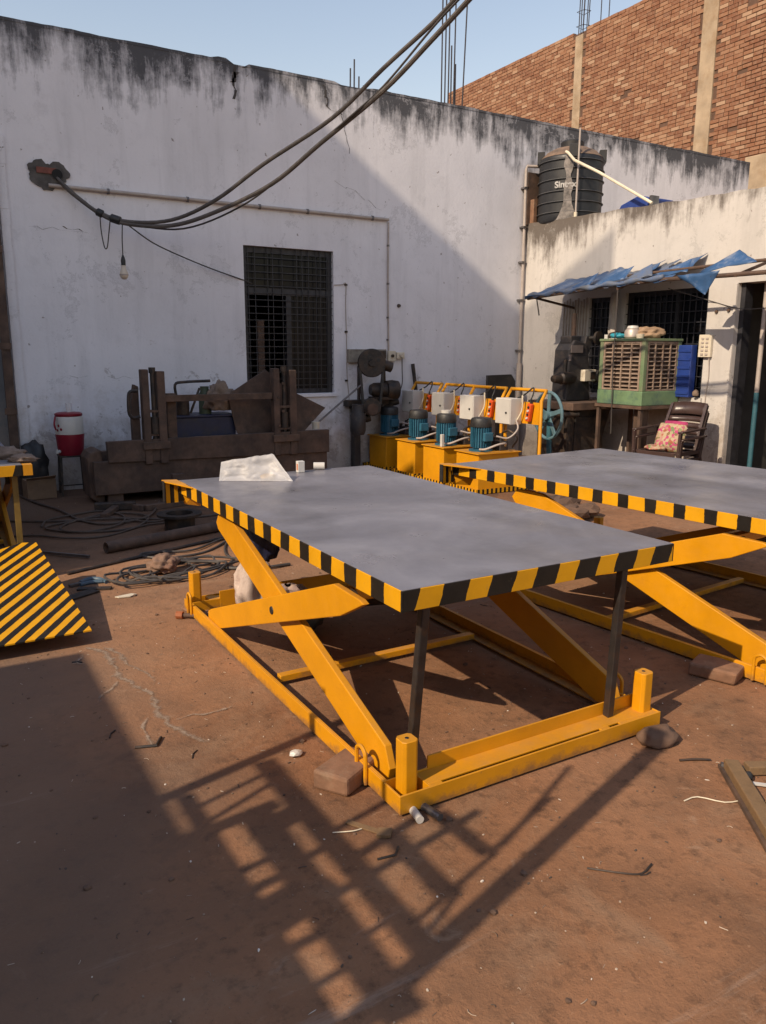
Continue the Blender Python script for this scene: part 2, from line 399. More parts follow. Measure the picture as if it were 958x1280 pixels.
# ------------------------------------------------------------------ white building across the yard
YW, WT = 9.6, 4.93
wb = thing('white_building', 'long whitewashed building with black mould along its top edge and a barred window', 'building', (.93, YW, 0))
def holed_wall(mb, along, a0, a1, z0, z1, holes, f0, f1):
    """wall sheet with rectangular openings; along = 0 for x, 1 for y; f0, f1 its two faces"""
    xs = sorted({a0, a1, *[h[0] for h in holes], *[h[1] for h in holes]}); zs = sorted({z0, z1, *[h[2] for h in holes], *[h[3] for h in holes]})
    ok = {}
    for i in range(len(xs)-1):
        for k in range(len(zs)-1):
            cx, cz = (xs[i]+xs[i+1])/2, (zs[k]+zs[k+1])/2
            ok[i, k] = not any(h[0] < cx < h[1] and h[2] < cz < h[3] for h in holes)
    P = (lambda a, f, z: (a, f, z)) if along == 0 else (lambda a, f, z: (f, a, z))
    for (i, k), q in ok.items():
        if not q: continue
        A, B, C, D = xs[i], xs[i+1], zs[k], zs[k+1]
        for f in (f0, f1): mb.add([P(A,f,C), P(B,f,C), P(B,f,D), P(A,f,D)], [(0,1,2,3)])
        for di, e in ((-1, A), (1, B)):
            if not ok.get((i+di, k), False): mb.add([P(e,f0,C), P(e,f1,C), P(e,f1,D), P(e,f0,D)], [(0,1,2,3)])
        for dk, e in ((-1, C), (1, D)):
            if not ok.get((i, k+dk), False): mb.add([P(A,f0,e), P(B,f0,e), P(B,f1,e), P(A,f1,e)], [(0,1,2,3)])
WX0, WX1, WZ0, WZ1 = 3.63, 4.875, 1.04, 2.874
m = MB(); holed_wall(m, 0, .93, 13.25, 0, WT-.03, [(WX0, WX1, WZ0, WZ1)], YW, YW+.26); m.build('wall', m_wall, wb)
# worn top course: short lengths of uneven height, with a broken notch
rr = random.Random(3); n_ = 130; xs_ = [.93+12.32*i/n_ for i in range(n_+1)]
def tcz(x): 
    h = .012*mnoise.noise(V((x*2.1,0,0))) + .010*mnoise.noise(V((x*7,3,0)))
    if abs(x-3.50) < .13: h += .02
    if 3.56 < x < 3.70: h -= .05
    if 5.0 < x < 5.4: h -= .025
    return WT+h
m = MB()
for i in range(n_):
    a, b = xs_[i], xs_[i+1]; h0, h1 = tcz(a), tcz(b); f0 = YW-.004; f1 = YW+.262
    m.add([(a,f0,WT-.03),(b,f0,WT-.03),(b,f0,h1),(a,f0,h0),(a,f1,WT-.03),(b,f1,WT-.03),(b,f1,h1),(a,f1,h0)], [(0,1,2,3),(3,2,6,7),(4,7,6,5)])
m.build('top_course', m_wall, wb)
# cracks in the plaster and a dark scar
m = MB()
def crack(pts, wd):
    for i in range(len(pts)-1):
        (a, b), (c, d) = pts[i], pts[i+1]; q0 = wd*(.4+rr.random()); q1 = wd*(.4+rr.random())
        m.add([(a-q0, YW-.003, b), (a+q0, YW-.003, b), (c+q1, YW-.003, d), (c-q1, YW-.003, d)], [(0,1,2,3)])
def jag(p, q, n, j):
    return [(p[0]+(q[0]-p[0])*i/n + rr.uniform(-j, j)*(0 < i < n), p[1]+(q[1]-p[1])*i/n + rr.uniform(-j, j)*(0 < i < n)) for i in range(n+1)]
crack(jag((3.60,4.88),(3.57,4.52),7,.02), .014); crack(jag((3.62,4.82),(3.55,4.70),4,.02), .03)
crack(jag((4.75,4.86),(4.80,4.62),6,.03), .012); crack(jag((4.80,4.62),(5.02,4.55),4,.02), .012); crack(jag((5.0,4.58),(5.12,4.1),7,.02), .004)
crack(jag((1.2,2.90),(1.9,2.88),9,.02), .005); crack(jag((1.55,2.93),(1.75,2.89),4,.02), .008); crack(jag((4.9,3.75),(5.6,3.45),10,.03), .003); crack(jag((1.4,1.30),(2.6,1.27),12,.02), .004)
m.build('plaster_crack', M('crack_dark', (.06,.052,.05), .95), wb, kind='stuff')
# broken hole with bare brick
m = MB(); cx, cz = 1.44, 3.46; n = 44
out = []
for i in range(n):
    a = 2*PI*i/n; r = 1.02 + .05*math.sin(3*a+.4) + .045*math.sin(7*a+1.) + rr.uniform(-.07, .07) - (.28 if abs(a-1.6) < .25 else 0)
    out.append((cx + .20*r*math.cos(a), cz + .165*r*math.sin(a)*(1 if math.sin(a) < 0 else .85)))
m.prism([(a, YW-.004, b) for a, b in out], (0, -.012, 0)); m.build('broken_plaster', M('bare_render', (.085,.078,.074), .95, 0, .4, 12, bump=.7, bscale=40), wb)
m = MB(); m.box(1.32, YW-.03, 3.455, 1.52, YW-.017, 3.515); m.build('exposed_brick', M('exposed_brick', (.17,.06,.045), .9, 0, .3, 15, bump=.5), wb)
m = MB(); m.lathe((1.525, YW-.034, 3.455), [(.0,0),(.055,0),(.05,.012),(0,.012)], 14, (0,1,0)); m.build('cable_hole', M('hole_dark', (.01,.01,.01), .9), wb)
m = MB(); m.lathe((5.885, YW-.004, 2.215), [(.0,0),(.026,0),(.02,-.03),(0,-.03)], 12, (0,1,0)); m.build('wall_socket_hole', m_dark, wb)
# rough pier at the left end of the wall
m = MB(); z = 0
while z < 3.8:
    h = rr.uniform(.14, .4); h = min(h, 3.8-z); m.box(.925+rr.uniform(0, .012), YW-.035+rr.uniform(0, .004), z, 1.02+rr.uniform(-.008, .008), YW-.0015, z+h-.001); z += h
m.build('end_pier', m_wall, wb)
# window: frame, glass, bars
win = MB()
fy0, fy1 = YW+.06, YW+.12
win.box(WX0+.001, fy0, WZ0+.001, WX0+.06, fy1, WZ1-.001); win.box(WX1-.06, fy0, WZ0+.001, WX1-.001, fy1, WZ1-.001)
win.box(WX0+.06, fy0+.001, WZ1-.075, WX1-.06, fy1-.001, WZ1-.001); win.box(WX0+.06, fy0+.001, WZ0+.001, WX1-.06, fy1-.001, WZ0+.06)
win.box(WX0+.06, fy0-.006, 2.29, WX1-.06, fy1+.002, 2.375); win.box(4.215, fy0-.003, WZ0+.06, 4.285, fy1, 2.29)
wf = win.build('window', m_frame, wb)
gm = MB(); gm.box(WX0+.06, fy1-.03, 2.375, WX1-.06, fy1-.024, WZ1-.075); gm.build('pane', m_glass, wf)
gm = MB(); gm.box(4.285, fy1-.03, WZ0+.06, WX1-.06, fy1-.024, 2.29); gm.build('pane', m_glass, wf)
gm = MB(); gm.bar((3.66, YW+.02, 0), (4.84, YW+.02, 0), .010)
hb = None; zz = WZ0+.11
off = V((.93, YW, 0))
while zz < WZ1-.05:
    if hb is None:
        b = MB(); b.bar((WX0+.004, YW+.03, zz), (WX1-.004, YW+.03, zz), .009); hb = b.build('grille_bar', m_frame, wf); z0 = zz
    else: dup_piece(hb, (0, 0, zz-z0), parent=wf)
    zz += .084 + rr.uniform(-.005, .005)
vb = None
for xx in (3.70, 3.79, 3.96, 4.03, 4.16, 4.36, 4.44, 4.53, 4.64, 4.70, 4.79):
    if vb is None:
        b = MB(); b.bar((xx, YW+.04, WZ0+.004), (xx, YW+.04, WZ1-.004), .008, up=(0,1,0)); vb = b.build('grille_bar', m_frame, wf); x0 = xx
    else: dup_piece(vb, (xx-x0, 0, 0), parent=wf)
m = MB(); m.box(WX0-.03, YW-.035, WZ0-.045, WX1+.03, YW-.002, WZ0-.004); m.build('window_sill', m_wall, wb)
# the dim room behind the window, with a timber leaning in it
m = MB()
for q in ((2.6,9.87,0,6.2,9.9,.9),): pass
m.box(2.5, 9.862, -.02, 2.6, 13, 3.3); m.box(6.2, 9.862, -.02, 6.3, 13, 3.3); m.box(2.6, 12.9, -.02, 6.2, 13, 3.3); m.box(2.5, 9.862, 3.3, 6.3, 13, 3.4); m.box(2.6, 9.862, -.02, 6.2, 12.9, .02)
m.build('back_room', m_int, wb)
m = MB(); m.box(3.87, 9.80, 1.02, 3.96, 9.85, 1.98); m.build('window_post', m_rust2, wb)

# wiring on the white wall
def clipped(name, label, pts, r, clips, mat, cat='pipe'):
    t = thing(name, label, cat, pts[0])
    a = MB(); a.tube(pts, r, 10); a.build('pipe', mat, t, smooth=True)
    for c in clips:
        b = MB(); b.lathe(c[0], [(r*1.02,-.012),(r*1.45,-.012),(r*1.45,.012),(r*1.02,.012)], 12, c[1], cap=False)
        b.box(c[0][0]-.012, YW-.014, c[0][2]-.012, c[0][0]+.012, YW-.002, c[0][2]+.012); b.build('clip', m_steel, t)
    return t
clipped('conduit_pipe', 'long horizontal grey conduit pipe clipped high across the white wall', [(1.43, YW-.03, 3.335), (5.70, YW-.03, 3.333)], .021,
        [((q, YW-.03, 3.334), (1,0,0)) for q in (2.05, 2.95, 3.85, 4.5, 5.45)], m_pipe)
clipped('conduit_pipe', 'narrow vertical ivory conduit running down the wall to the white sockets', [(5.705, YW-.02, 3.30), (5.70, YW-.02, 2.6), (5.716, YW-.02, 1.60)], .012,
        [((5.703, YW-.02, q), (0,0,1)) for q in (3.0, 2.5, 2.05, 1.75)], m_pipe)
t = thing('wall_cable', 'thin loose cable stapled to the wall right of the barred window', 'cable', (5.05, YW, 2.47))
a = MB(); a.tube([(4.88,YW-.008,2.45),(5.0,YW-.012,2.46),(5.055,YW-.01,2.47),(5.05,YW-.008,2.2),(5.06,YW-.008,1.8),(5.065,YW-.008,1.3),(5.10,YW-.008,.9),(5.12,YW-.008,.45),(5.2,YW-.02,.15)], .0055, 6, smooth=4); a.build('cable', m_pipe, t, smooth=True)
for q in (2.46, 1.85, 1.2):
    a = MB(); a.box(5.035, YW-.018, q-.012, 5.075, YW-.002, q+.012); a.build('staple', m_dark, t)
# switch board and sockets
t = thing('switch_board', 'long dusty switch board on the wall behind the belt driven machine', 'switchboard', (5.40, YW, 1.50))
a = MB(); a.box(5.07, YW-.06, 1.44, 5.66, YW-.002, 1.62); a.build('board', M('dusty_board', (.24,.21,.17), .7, 0, .25, 8, dirt=(.12,.09,.07), amt=.4), t, bevel=.006)
a = MB(); a.box(5.54, YW-.085, 1.50, 5.64, YW-.06, 1.60); a.build('breaker', m_dark, t, bevel=.004)
t = thing('wall_sockets', 'pair of white electrical sockets beside the dusty switch board', 'socket', (5.80, YW, 1.5))
a = MB(); a.box(5.70, YW-.05, 1.46, 5.82, YW-.002, 1.60); a.build('socket_box', m_cream, t, bevel=.006)
a = MB(); a.box(5.835, YW-.055, 1.49, 5.96, YW-.002, 1.58); a.build('socket_box', m_cream, t, bevel=.006)
a = MB(); a.lathe((5.76, YW-.052, 1.53), [(0,0),(.022,0),(.022,.02),(0,.02)], 14, (0,-1,0)); a.build('plug', m_dark, t)
a = MB(); a.lathe((5.90, YW-.057, 1.535), [(0,0),(.03,0),(.024,.035),(0,.035)], 14, (0,-1,0)); a.build('plug', m_cream, t)
a = MB(); a.tube([(5.9,YW-.08,1.53),(5.88,YW-.12,1.35),(5.87,YW-.14,1.15),(5.75,YW-.25,1.02)], .007, 6, smooth=5); a.build('lead', m_cable, t, smooth=True)

# grey wall and rusty post beyond the left end
t = thing('side_wall', 'rough blackened grey wall at the far left edge of the yard', 'wall', (-1, 9.8, 0))
a = MB(); a.box(-8, 9.72, 0, .925, 9.95, 3.8); a.build('wall', wall_mat('blackened_render', (.17,.17,.175), 3.8, 2.6), t)
t = thing('rusty_post', 'tall rusty brown steel post at the left end of the white wall', 'post', (.88, 9.52, 0))
a = MB(); a.box(.83, 9.49, .01, .905, 9.55, 3.8); a.box(.815, 9.485, .01, .83, 9.555, 3.8); a.build('post', m_rust, t)
a = MB(); a.box(.77, 9.44, 0, .96, 9.558, .012); a.build('foot_plate', m_rust, t)
for q in (.9, 1.6, 2.6):
    a = MB(); a.box(.79, 9.478, q, .912, 9.489, q+.07); a.build('hinge_lug', m_rust, t)

# ------------------------------------------------------------------ low cream building on the right
XF = 8.093
fb = thing('cream_building', 'low cream building with a barred window, dark doorway and stained flat parapet', 'building', (XF, 5.0, 0))
def ptop(y): return 3.35 + (y-5.64)*(3.458-3.35)/3.94
HOL = [(6.25, 7.517, 1.06, 2.352), (7.68, 8.17, 1.04, 2.318), (3.9, 5.87, 0, 2.365)]
m = MB(); holed_wall(m, 1, 1.5, YW-.002, 0, 3.05, HOL, XF, XF+.23); m.build('wall', m_fac, fb)
m = MB(); nseg = 40; y = 1.5; rr = random.Random(5)
ys = [1.5 + (YW-.002-1.5)*i/nseg for i in range(nseg+1)]
tp = [ptop(v) + rr.uniform(-.010, .012) for v in ys]
for i in range(nseg):
    a, b = ys[i], ys[i+1]; h0, h1 = tp[i], tp[i+1]
    m.add([(XF,a,3.05),(XF,b,3.05),(XF,b,h1),(XF,a,h0),(XF+.2,a,3.05),(XF+.2,b,3.05),(XF+.2,b,h1),(XF+.2,a,h0)], [(0,1,2,3),(3,2,6,7),(4,7,6,5)])
m.build('parapet', m_fac, fb)
m = MB(); m.box(XF+.2, 1.5, 3.2, 13.2, YW-.003, 3.40); m.build('roof_slab', m_conc, fb)
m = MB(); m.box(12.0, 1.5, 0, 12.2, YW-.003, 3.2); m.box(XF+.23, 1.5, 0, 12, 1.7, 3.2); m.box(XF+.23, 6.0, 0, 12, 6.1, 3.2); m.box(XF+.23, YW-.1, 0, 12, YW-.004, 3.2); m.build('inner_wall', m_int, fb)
m = MB(); m.box(XF-.006, 4.0, .003, 12, 5.9, .012); m.build('threshold', M('doorway_floor', (.10,.08,.065), .9), fb)
# plaster pilaster at the doorway, with a crumbling edge
m = MB(); z = 0
while z < 2.36:
    h = min(rr.uniform(.1, .3), 2.36-z); m.box(XF-.012+rr.uniform(-.002, .002), 5.872, z, XF-.001, 5.90+rr.uniform(-.012, .014), z+h-.001); z += h
m.build('door_reveal', m_fac, fb)
# vertical plaster ribs left of the first window and the flush strip above the openings
m = MB()
for k in range(9):
    yy = 8.20 + k*.055; m.box(XF-.012, yy, 1.0, XF-.001, yy+.022, 2.33-.02*(k % 3))
m.build('plaster_rib', M('dusty_rib', (.34,.295,.25), .9, 0, .25, 5, dirt=(.2,.16,.13), amt=.4), fb, kind='stuff')
def side_window(y0, y1, z0, z1, mull):
    fr = MB(); f0, f1 = XF+.05, XF+.11
    fr.box(f0, y0+.001, z0+.001, f1, y0+.05, z1-.001); fr.box(f0, y1-.05, z0+.001, f1, y1-.001, z1-.001)
    fr.box(f0+.001, y0+.05, z1-.06, f1-.001, y1-.05, z1-.001); fr.box(f0+.001, y0+.05, z0+.001, f1-.001, y1-.05, z0+.05)
    for q in mull: fr.box(f0-.004, q-.03, z0+.05, f1, q+.03, z1-.06)
    w_ = fr.build('window', m_frame, fb)
    g_ = MB(); g_.box(f1-.02, y0+.05, z0+.05, f1-.014, y1-.05, z1-.06); g_.build('pane', m_glass, w_)
    first = None; q = y0+.10
    while q < y1-.06:
        if first is None:
            b = MB(); b.bar((XF+.03, q, z0+.003), (XF+.03, q, z1-.003), .011, up=(1,0,0)); first = b.build('grille_bar', m_frame, w_); q0 = q
        else: dup_piece(first, (0, q-q0, 0), parent=w_)
        q += .088
    first = None
    for k in range(9):
        q = z0+.12+k*(z1-z0-.2)/8.5
        if first is None:
            b = MB(); b.bar((XF+.02, y0+.003, q), (XF+.02, y1-.003, q), .010); first = b.build('grille_bar', m_frame, w_); q0 = q
        else: dup_piece(first, (0, 0, q-q0), parent=w_)
side_window(6.25, 7.517, 1.06, 2.352, (6.72,))
side_window(7.68, 8.17, 1.04, 2.318, ())
m = MB(); m.box(XF-.03, 6.22, 1.0, XF-.002, 7.54, 1.057); m.box(XF-.03, 7.66, .98, XF-.002, 8.19, 1.037); m.build('window_sill', m_fac, fb)
m = MB(); m.box(XF+.06, 5.81, .013, XF+.20, 5.868, 2.36); m.build('door_frame', m_frame, fb)
# teal and grey pole standing in the doorway
t = thing('door_pole', 'upright door pole painted teal below and pale grey above in the dark doorway', 'pole', (8.2, 5.55, 0))
a = MB(); a.cyl((8.25, 5.62, 0), (8.25, 5.62, 1.15), .028); a.build('teal_half', m_teal, t, smooth=True)
a = MB(); a.cyl((8.25, 5.62, 1.15), (8.25, 5.62, 2.36), .026); a.build('grey_half', m_pipe, t, smooth=True)
# small things on the facade
t = thing('switch_board', 'cream switch panel with two rows of switches on the pillar beside the window', 'switchboard', (XF, 6.2, 1.66))
a = MB(); a.box(XF-.045, 6.13, 1.54, XF-.002, 6.30, 1.80); a.build('panel', m_cream, t, bevel=.006)
sw = None
for i in range(2):
    for j in range(5):
        if sw is None:
            a = MB(); a.box(XF-.053, 6.165, 1.562, XF-.0455, 6.200, 1.585); sw = a.build('switch', m_pipe, t)
        else: dup_piece(sw, (0, i*.06, j*.045), parent=t)
a = MB(); a.tube([(XF-.02,6.16,1.54),(XF-.012,6.15,1.3),(XF-.012,6.17,1.0),(XF-.012,6.13,.7),(XF-.014,6.2,.3)], .006, 6, smooth=4); a.build('lead', m_pipe, t, smooth=True)
t = thing('wall_wire', 'thin sagging wire strung across the pillar under the tarpaulin', 'wire', (XF, 5.7, 2.1))
a = MB(); a.tube([(7.8,6.6,2.34),(XF-.02,6.22,2.19),(XF-.03,5.8,2.08),(8.0,5.4,2.07),(7.9,4.6,2.1)], .005, 6, smooth=4); a.build('wire', m_cable, t, smooth=True)
for yy, zz in ((6.12, 2.06), (5.96, 2.07)):
    a = MB(); a.lathe((XF-.001, yy, zz), [(0,0),(.022,0),(.018,.02),(0,.02)], 10, (-1,0,0)); o = a.build('wall_hook', m_rust2)
    tag(o, 'small rusty hook on the pillar, the one %s' % ('nearer the window' if yy > 6 else 'nearer the doorway'), 'hook')
# downpipe in the corner
t = thing('corner_downpipe', 'thin pipe running up the wall corner to the water tank', 'pipe', (8.03, 9.54, 0))
a = MB(); a.tube([(8.035,9.53,1.3),(8.04,9.53,2.6),(8.03,9.53,4.22),(8.03,9.51,4.26),(8.25,9.42,4.26)], .022, 9); a.build('thin_pipe', m_pipe, t, smooth=True)
a = MB(); a.cyl((8.03,9.52,.02), (8.03,9.52,1.42), .040); a.build('sleeve', m_pipe, t, smooth=True)
for q in (1.6, 2.35, 2.9, 3.4, 3.95):
    a = MB(); a.box(7.995, 9.50, q, 8.07, 9.598, q+.025); a.build('clip', m_steel, t)

# ------------------------------------------------------------------ brick building far behind
XB = 16.0
bb = thing('brick_building', 'unfinished tall red brick building with bare concrete columns behind the white wall', 'building', (XB, 16, 0))
rr = random.Random(11)
m = MB(); m.box(XB+.012, 8.0, 0, XB+.45, 23.1, 9.84); m.build('wall_core', m_mort, bb)
C1, C2 = (16.88, 17.16), (12.70, 13.10)
HOLES = [(15.3,7.9),(14.9,6.75),(14.1,6.9),(13.25,7.95),(16.3,6.35),(16.7,7.95),(17.5,7.4),(11.9,7.55),(11.8,8.85),(15.9,5.9),(12.2,6.4)]
bricks = []; row = 0; z = 4.55
while z < 9.86:
    y = 8.05 + (row % 2)*.12
    while y < 23.05:
        L = .226 if rr.random() < .86 else .11
        if y+L > 23.1: L = 23.1-y
        c = y+L/2
        hole = any(abs(c-h[0]) < .12 and abs(z+.035-h[1]) < .06 for h in HOLES)
        if not hole and not (C1[0]-.02 < c < C1[1]+.02) and not (C2[0]-.02 < c < C2[1]+.02) and L > .04: bricks.append((y, z, L))
        y += L+.013
    z += .0865; row += 1
seen = [b for b in bricks if 4.9 < b[1] and 10.6 < b[0]]
near = sorted(seen, key=lambda b: b[0])
keys = set(id(b) for b in near[:300])
proto = {}
mass = MB()
for b in bricks:
    y, z, L = b; px = rr.uniform(0, .012); tilt = rr.uniform(-.004, .004)
    if id(b) in keys:
        k = round(L, 2)
        if k not in proto:
            a = MB(); a.box(XB-.012, y, z, XB+.10, y+L, z+.074); proto[k] = (a.build('brick', m_brk, bb, bevel=.006, seg=1), y, z)
        else:
            o, y0, z0 = proto[k]; dup_piece(o, (px-.006, y-y0, z-z0), parent=bb)
    else: mass.box(XB-.012+px, y, z+tilt, XB+.10, y+L, z+.074+tilt)
mass.build('brick_courses', m_brk2, bb, kind='stuff')
m = MB(); m.box(XB-.03, C1[0], 0, XB+.3, C1[1], 9.78); m.build('column', m_conc, bb, bevel=.012)
m = MB(); m.box(XB-.04, C2[0], 0, XB+.3, C2[1], 10.4); m.build('column', m_conc, bb, bevel=.012)
m = MB(); m.box(XB-.25, 9.2, 4.9, XB-.02, 11.55, 5.68); m.build('plinth_beam', m_conc, bb, bevel=.015)
rb = None
for k, (dy, dx) in enumerate([(-.10,0),(-.02,0),(.08,.02),(.12,.2),(-.08,.2),(0,.22),(-.75,.25),(-.62,.1)]):
    yb = 17.02 + dy; lo = 9.78 if k < 6 else 9.84
    a = MB(); a.tube([(XB+dx, yb, lo), (XB+dx+rr.uniform(-.02,.02), yb+rr.uniform(-.02,.02), 10.8), (XB+dx+rr.uniform(-.05,.05), yb+rr.uniform(-.06,.06), 11.9)], .013, 6); a.build('rebar', m_rebar, bb)
for zq in (10.0, 10.35, 10.75):
    a = MB(); a.tube([(XB-.02,16.9,zq),(XB-.02,17.16,zq+.02),(XB+.22,17.16,zq),(XB+.22,16.9,zq+.02),(XB-.02,16.9,zq)], .008, 5); a.build('stirrup', m_rebar, bb)
t = thing('rebar_bundle', 'bundle of bare reinforcing rods rising above the white wall left of the brick building', 'rebar', (7.5, 11, 4.6))
for x_, top, lean in ((7.50,7.6,0),(7.56,7.2,.01),(7.62,7.5,.02),(7.68,6.25,0),(7.72,7.4,.03),(7.76,6.0,.0),(7.86,6.9,.10)):
    a = MB(); a.tube([(x_,11.0,4.5),(x_+lean*.5,11.0,5.6),(x_+lean,11.0,top)], .011, 6); a.build('rod', m_rebar, t)
a = MB(); a.box(7.4, 10.85, 0, 7.95, 11.15, 4.6); a.build('column_stub', m_conc, t)
t = thing('rebar_bundle', 'three short reinforcing rods sticking up above the mouldy wall top in the middle', 'rebar', (5.3, 10.1, 4.6))
for x_, top in ((5.40,5.30),(5.46,5.42),(5.53,5.22),(5.60,5.12)):
    a = MB(); a.tube([(x_,10.1,4.5),(x_+.01,10.1,top)], .010, 6); a.build('rod', m_rebar, t)
a = MB(); a.box(5.3, 9.95, 0, 5.7, 10.25, 4.55); a.build('column_stub', m_conc, t)

# ------------------------------------------------------------------ buildings beside and behind the camera that shade the yard
t = thing('tall_neighbour_building', 'tall plain rendered building on the left whose shadow covers the white wall', 'building', (-12, 10, 0))
Cx, Cy, Ch = -6.0, 4.275, 14.55
e = V((-.838, 1, 0)).normalized()
P1 = V((Cx, Cy, 0)) + e*22; P2 = V((Cx-14, Cy-1.4, 0)); P3 = P1 + V((-8, 2, 0))
m_nb = M('neighbour_render', (.40,.36,.32), .9, 0, .2, 1.5)
a = MB(); a.prism([(Cx,Cy,0), tuple(P1), tuple(P3), tuple(P2)], (0,0,8.4)); a.build('wall', m_nb, t)
Cm = V((Cx, Cy, 0)) + e*2.0                      # edge of a gap added to let sun reach the power packs
inn = V((-Lx, -Ly, 0)).normalized()
def strip(A, B, z0, z1, nm):
    m_ = MB(); A2, B2 = A+inn*.25, B+inn*.25
    m_.prism([(A.x,A.y,z0),(B.x,B.y,z0),(B2.x,B2.y,z0),(A2.x,A2.y,z0)], (0,0,z1-z0)); m_.build(nm, m_nb, t)
C0 = V((Cx, Cy, 0))
strip(Cm, P1, 8.402, 10.98, 'sun_gap_wall'); strip(C0+e*1.93, P1, 10.982, Ch, 'shade_screen')  # thin screen shaped to cast the roof shadow, gap left open below
sl0 = None
for k in range(27):                             # slatted end added to half-shade the cream facade
    if sl0 is None:
        m_ = MB(); A = C0+e*.0; B = C0+e*.040; m_.prism([(A.x,A.y,10.982),(B.x,B.y,10.982),(B.x+inn.x*.03,B.y+inn.y*.03,10.982),(A.x+inn.x*.03,A.y+inn.y*.03,10.982)], (0,0,Ch-10.982)); sl0 = m_.build('half_shade_slat', m_nb, t)
    else: dup_piece(sl0, tuple(e*(.0715*k)), parent=t)
strip(C0+e*1.9, C0+e*1.99, 8.402, 10.98, 'sun_gap_post')
for k in range(3):
    for j in range(4):
        p = V((Cx, Cy, 0)) + e*(2+j*4.2); nrm = V((e.y, -e.x, 0))
        a = MB(); R_ = Matrix((e, nrm, V((0,0,1)))).transposed(); a.obox(p + nrm*.005 + V((0,0,2.2+k*3.6)), (.6,.03,.7), R_); a.build('window', m_glass, t)
RH = 3.5; DX, DY = Lx/-Lz*RH, Ly/-Lz*RH  # unseen roof, its outline set back along the sun from the ground shadow
def sh(x, y): return (x-DX, y-DY)
t = thing('unseen_shed', 'unseen open shed left of the camera whose flat tin roof shades the foreground', 'shed', (-8, 0, 0))
sx, sy = sh(.70, 4.25)
a = MB(); a.box(-13, -9, RH-.06, sx-.07, sy, RH); a.box(sx-.07, -9, RH-.06, sx+.02, 1.30, RH); a.build('roof', m_rust2, t)
a = MB(); a.box(-13, -9, 0, -12.8, sy, RH-.06); a.box(-12.8, -9, 0, sx-.2, -8.8, RH-.06); a.build('wall', M('shed_block', (.3,.28,.26), .9), t)
for q in (sy-.3, -1.5, -5):
    a = MB(); a.box(sx-.25, q-.06, 0, sx-.13, q+.06, RH-.06); a.build('post', m_rust2, t)
RF = 2.2; FX, FY = Lx/-Lz*RF, Ly/-Lz*RF  # unseen frame, bars laid out to cast the lattice shadow
t = thing('shadow_frame', 'unseen steel frame added left of the camera to cast the foreground lattice shadow', 'rack', (-2.2, 1.2, 0))
for q in ((.58,1.36),(.58,2.6),(.02,1.2),(.02,2.45)):
    b = MB(); b.box(q[0]-FX-.03,q[1]-FY-.03,0,q[0]-FX+.03,q[1]-FY+.03,RF-.06); b.build('shadow_frame_post', m_rust2, t)
for q in ((.02,1.2,.58,1.36),(.02,2.45,.58,2.6),(.02,1.8,.58,1.9)):
    b = MB(); b.bar((q[0]-FX,q[1]-FY,RF-.05),(q[2]-FX,q[3]-FY,RF-.05),.06,.04); b.build('shadow_bar', m_rust2, t)
def rbar(p, q, wd): 
    b = MB(); b.bar((p[0]-FX,p[1]-FY,RF-.03), (q[0]-FX,q[1]-FY,RF-.03), wd, .02); b.build('shadow_bar', m_rust2, t)
for p, q, wd in [((.55,1.345),(2.62,2.03),.075), ((.60,2.62),(1.62,2.88),.055), ((.70,2.505),(1.12,2.635),.022), ((.72,2.40),(1.10,2.56),.022), ((.60,2.345),(1.0,2.40),.06),
                 ((.915,1.38),(.915,2.38),.105), ((1.08,1.55),(1.075,2.70),.075), ((.60,2.085),(.92,2.13),.03), ((.6,1.99),(.92,2.03),.035), ((.6,1.83),(.98,1.93),.16), ((.6,1.72),(.92,1.745),.035), ((.6,1.56),(.9,1.60),.025),
                 ((.93,2.28),(1.09,2.33),.10), ((.93,2.055),(1.09,2.10),.035), ((.93,1.855),(1.6,1.995),.035), ((.93,1.665),(1.09,1.70),.025), ((1.07,1.98),(1.5,2.10),.04), ((1.07,2.14),(1.7,2.30),.03),
                 ((1.26,1.68),(1.265,2.02),.06), ((1.485,1.79),(1.475,2.06),.05), ((1.10,1.64),(1.52,1.785),.02), ((1.5,1.79),(1.88,1.93),.022), ((1.06,1.56),(1.30,1.69),.018), ((1.56,1.80),(2.1,2.06),.018),
                 ((.74,1.38),(.73,2.62),.05)]:
    rbar(p, q, wd)

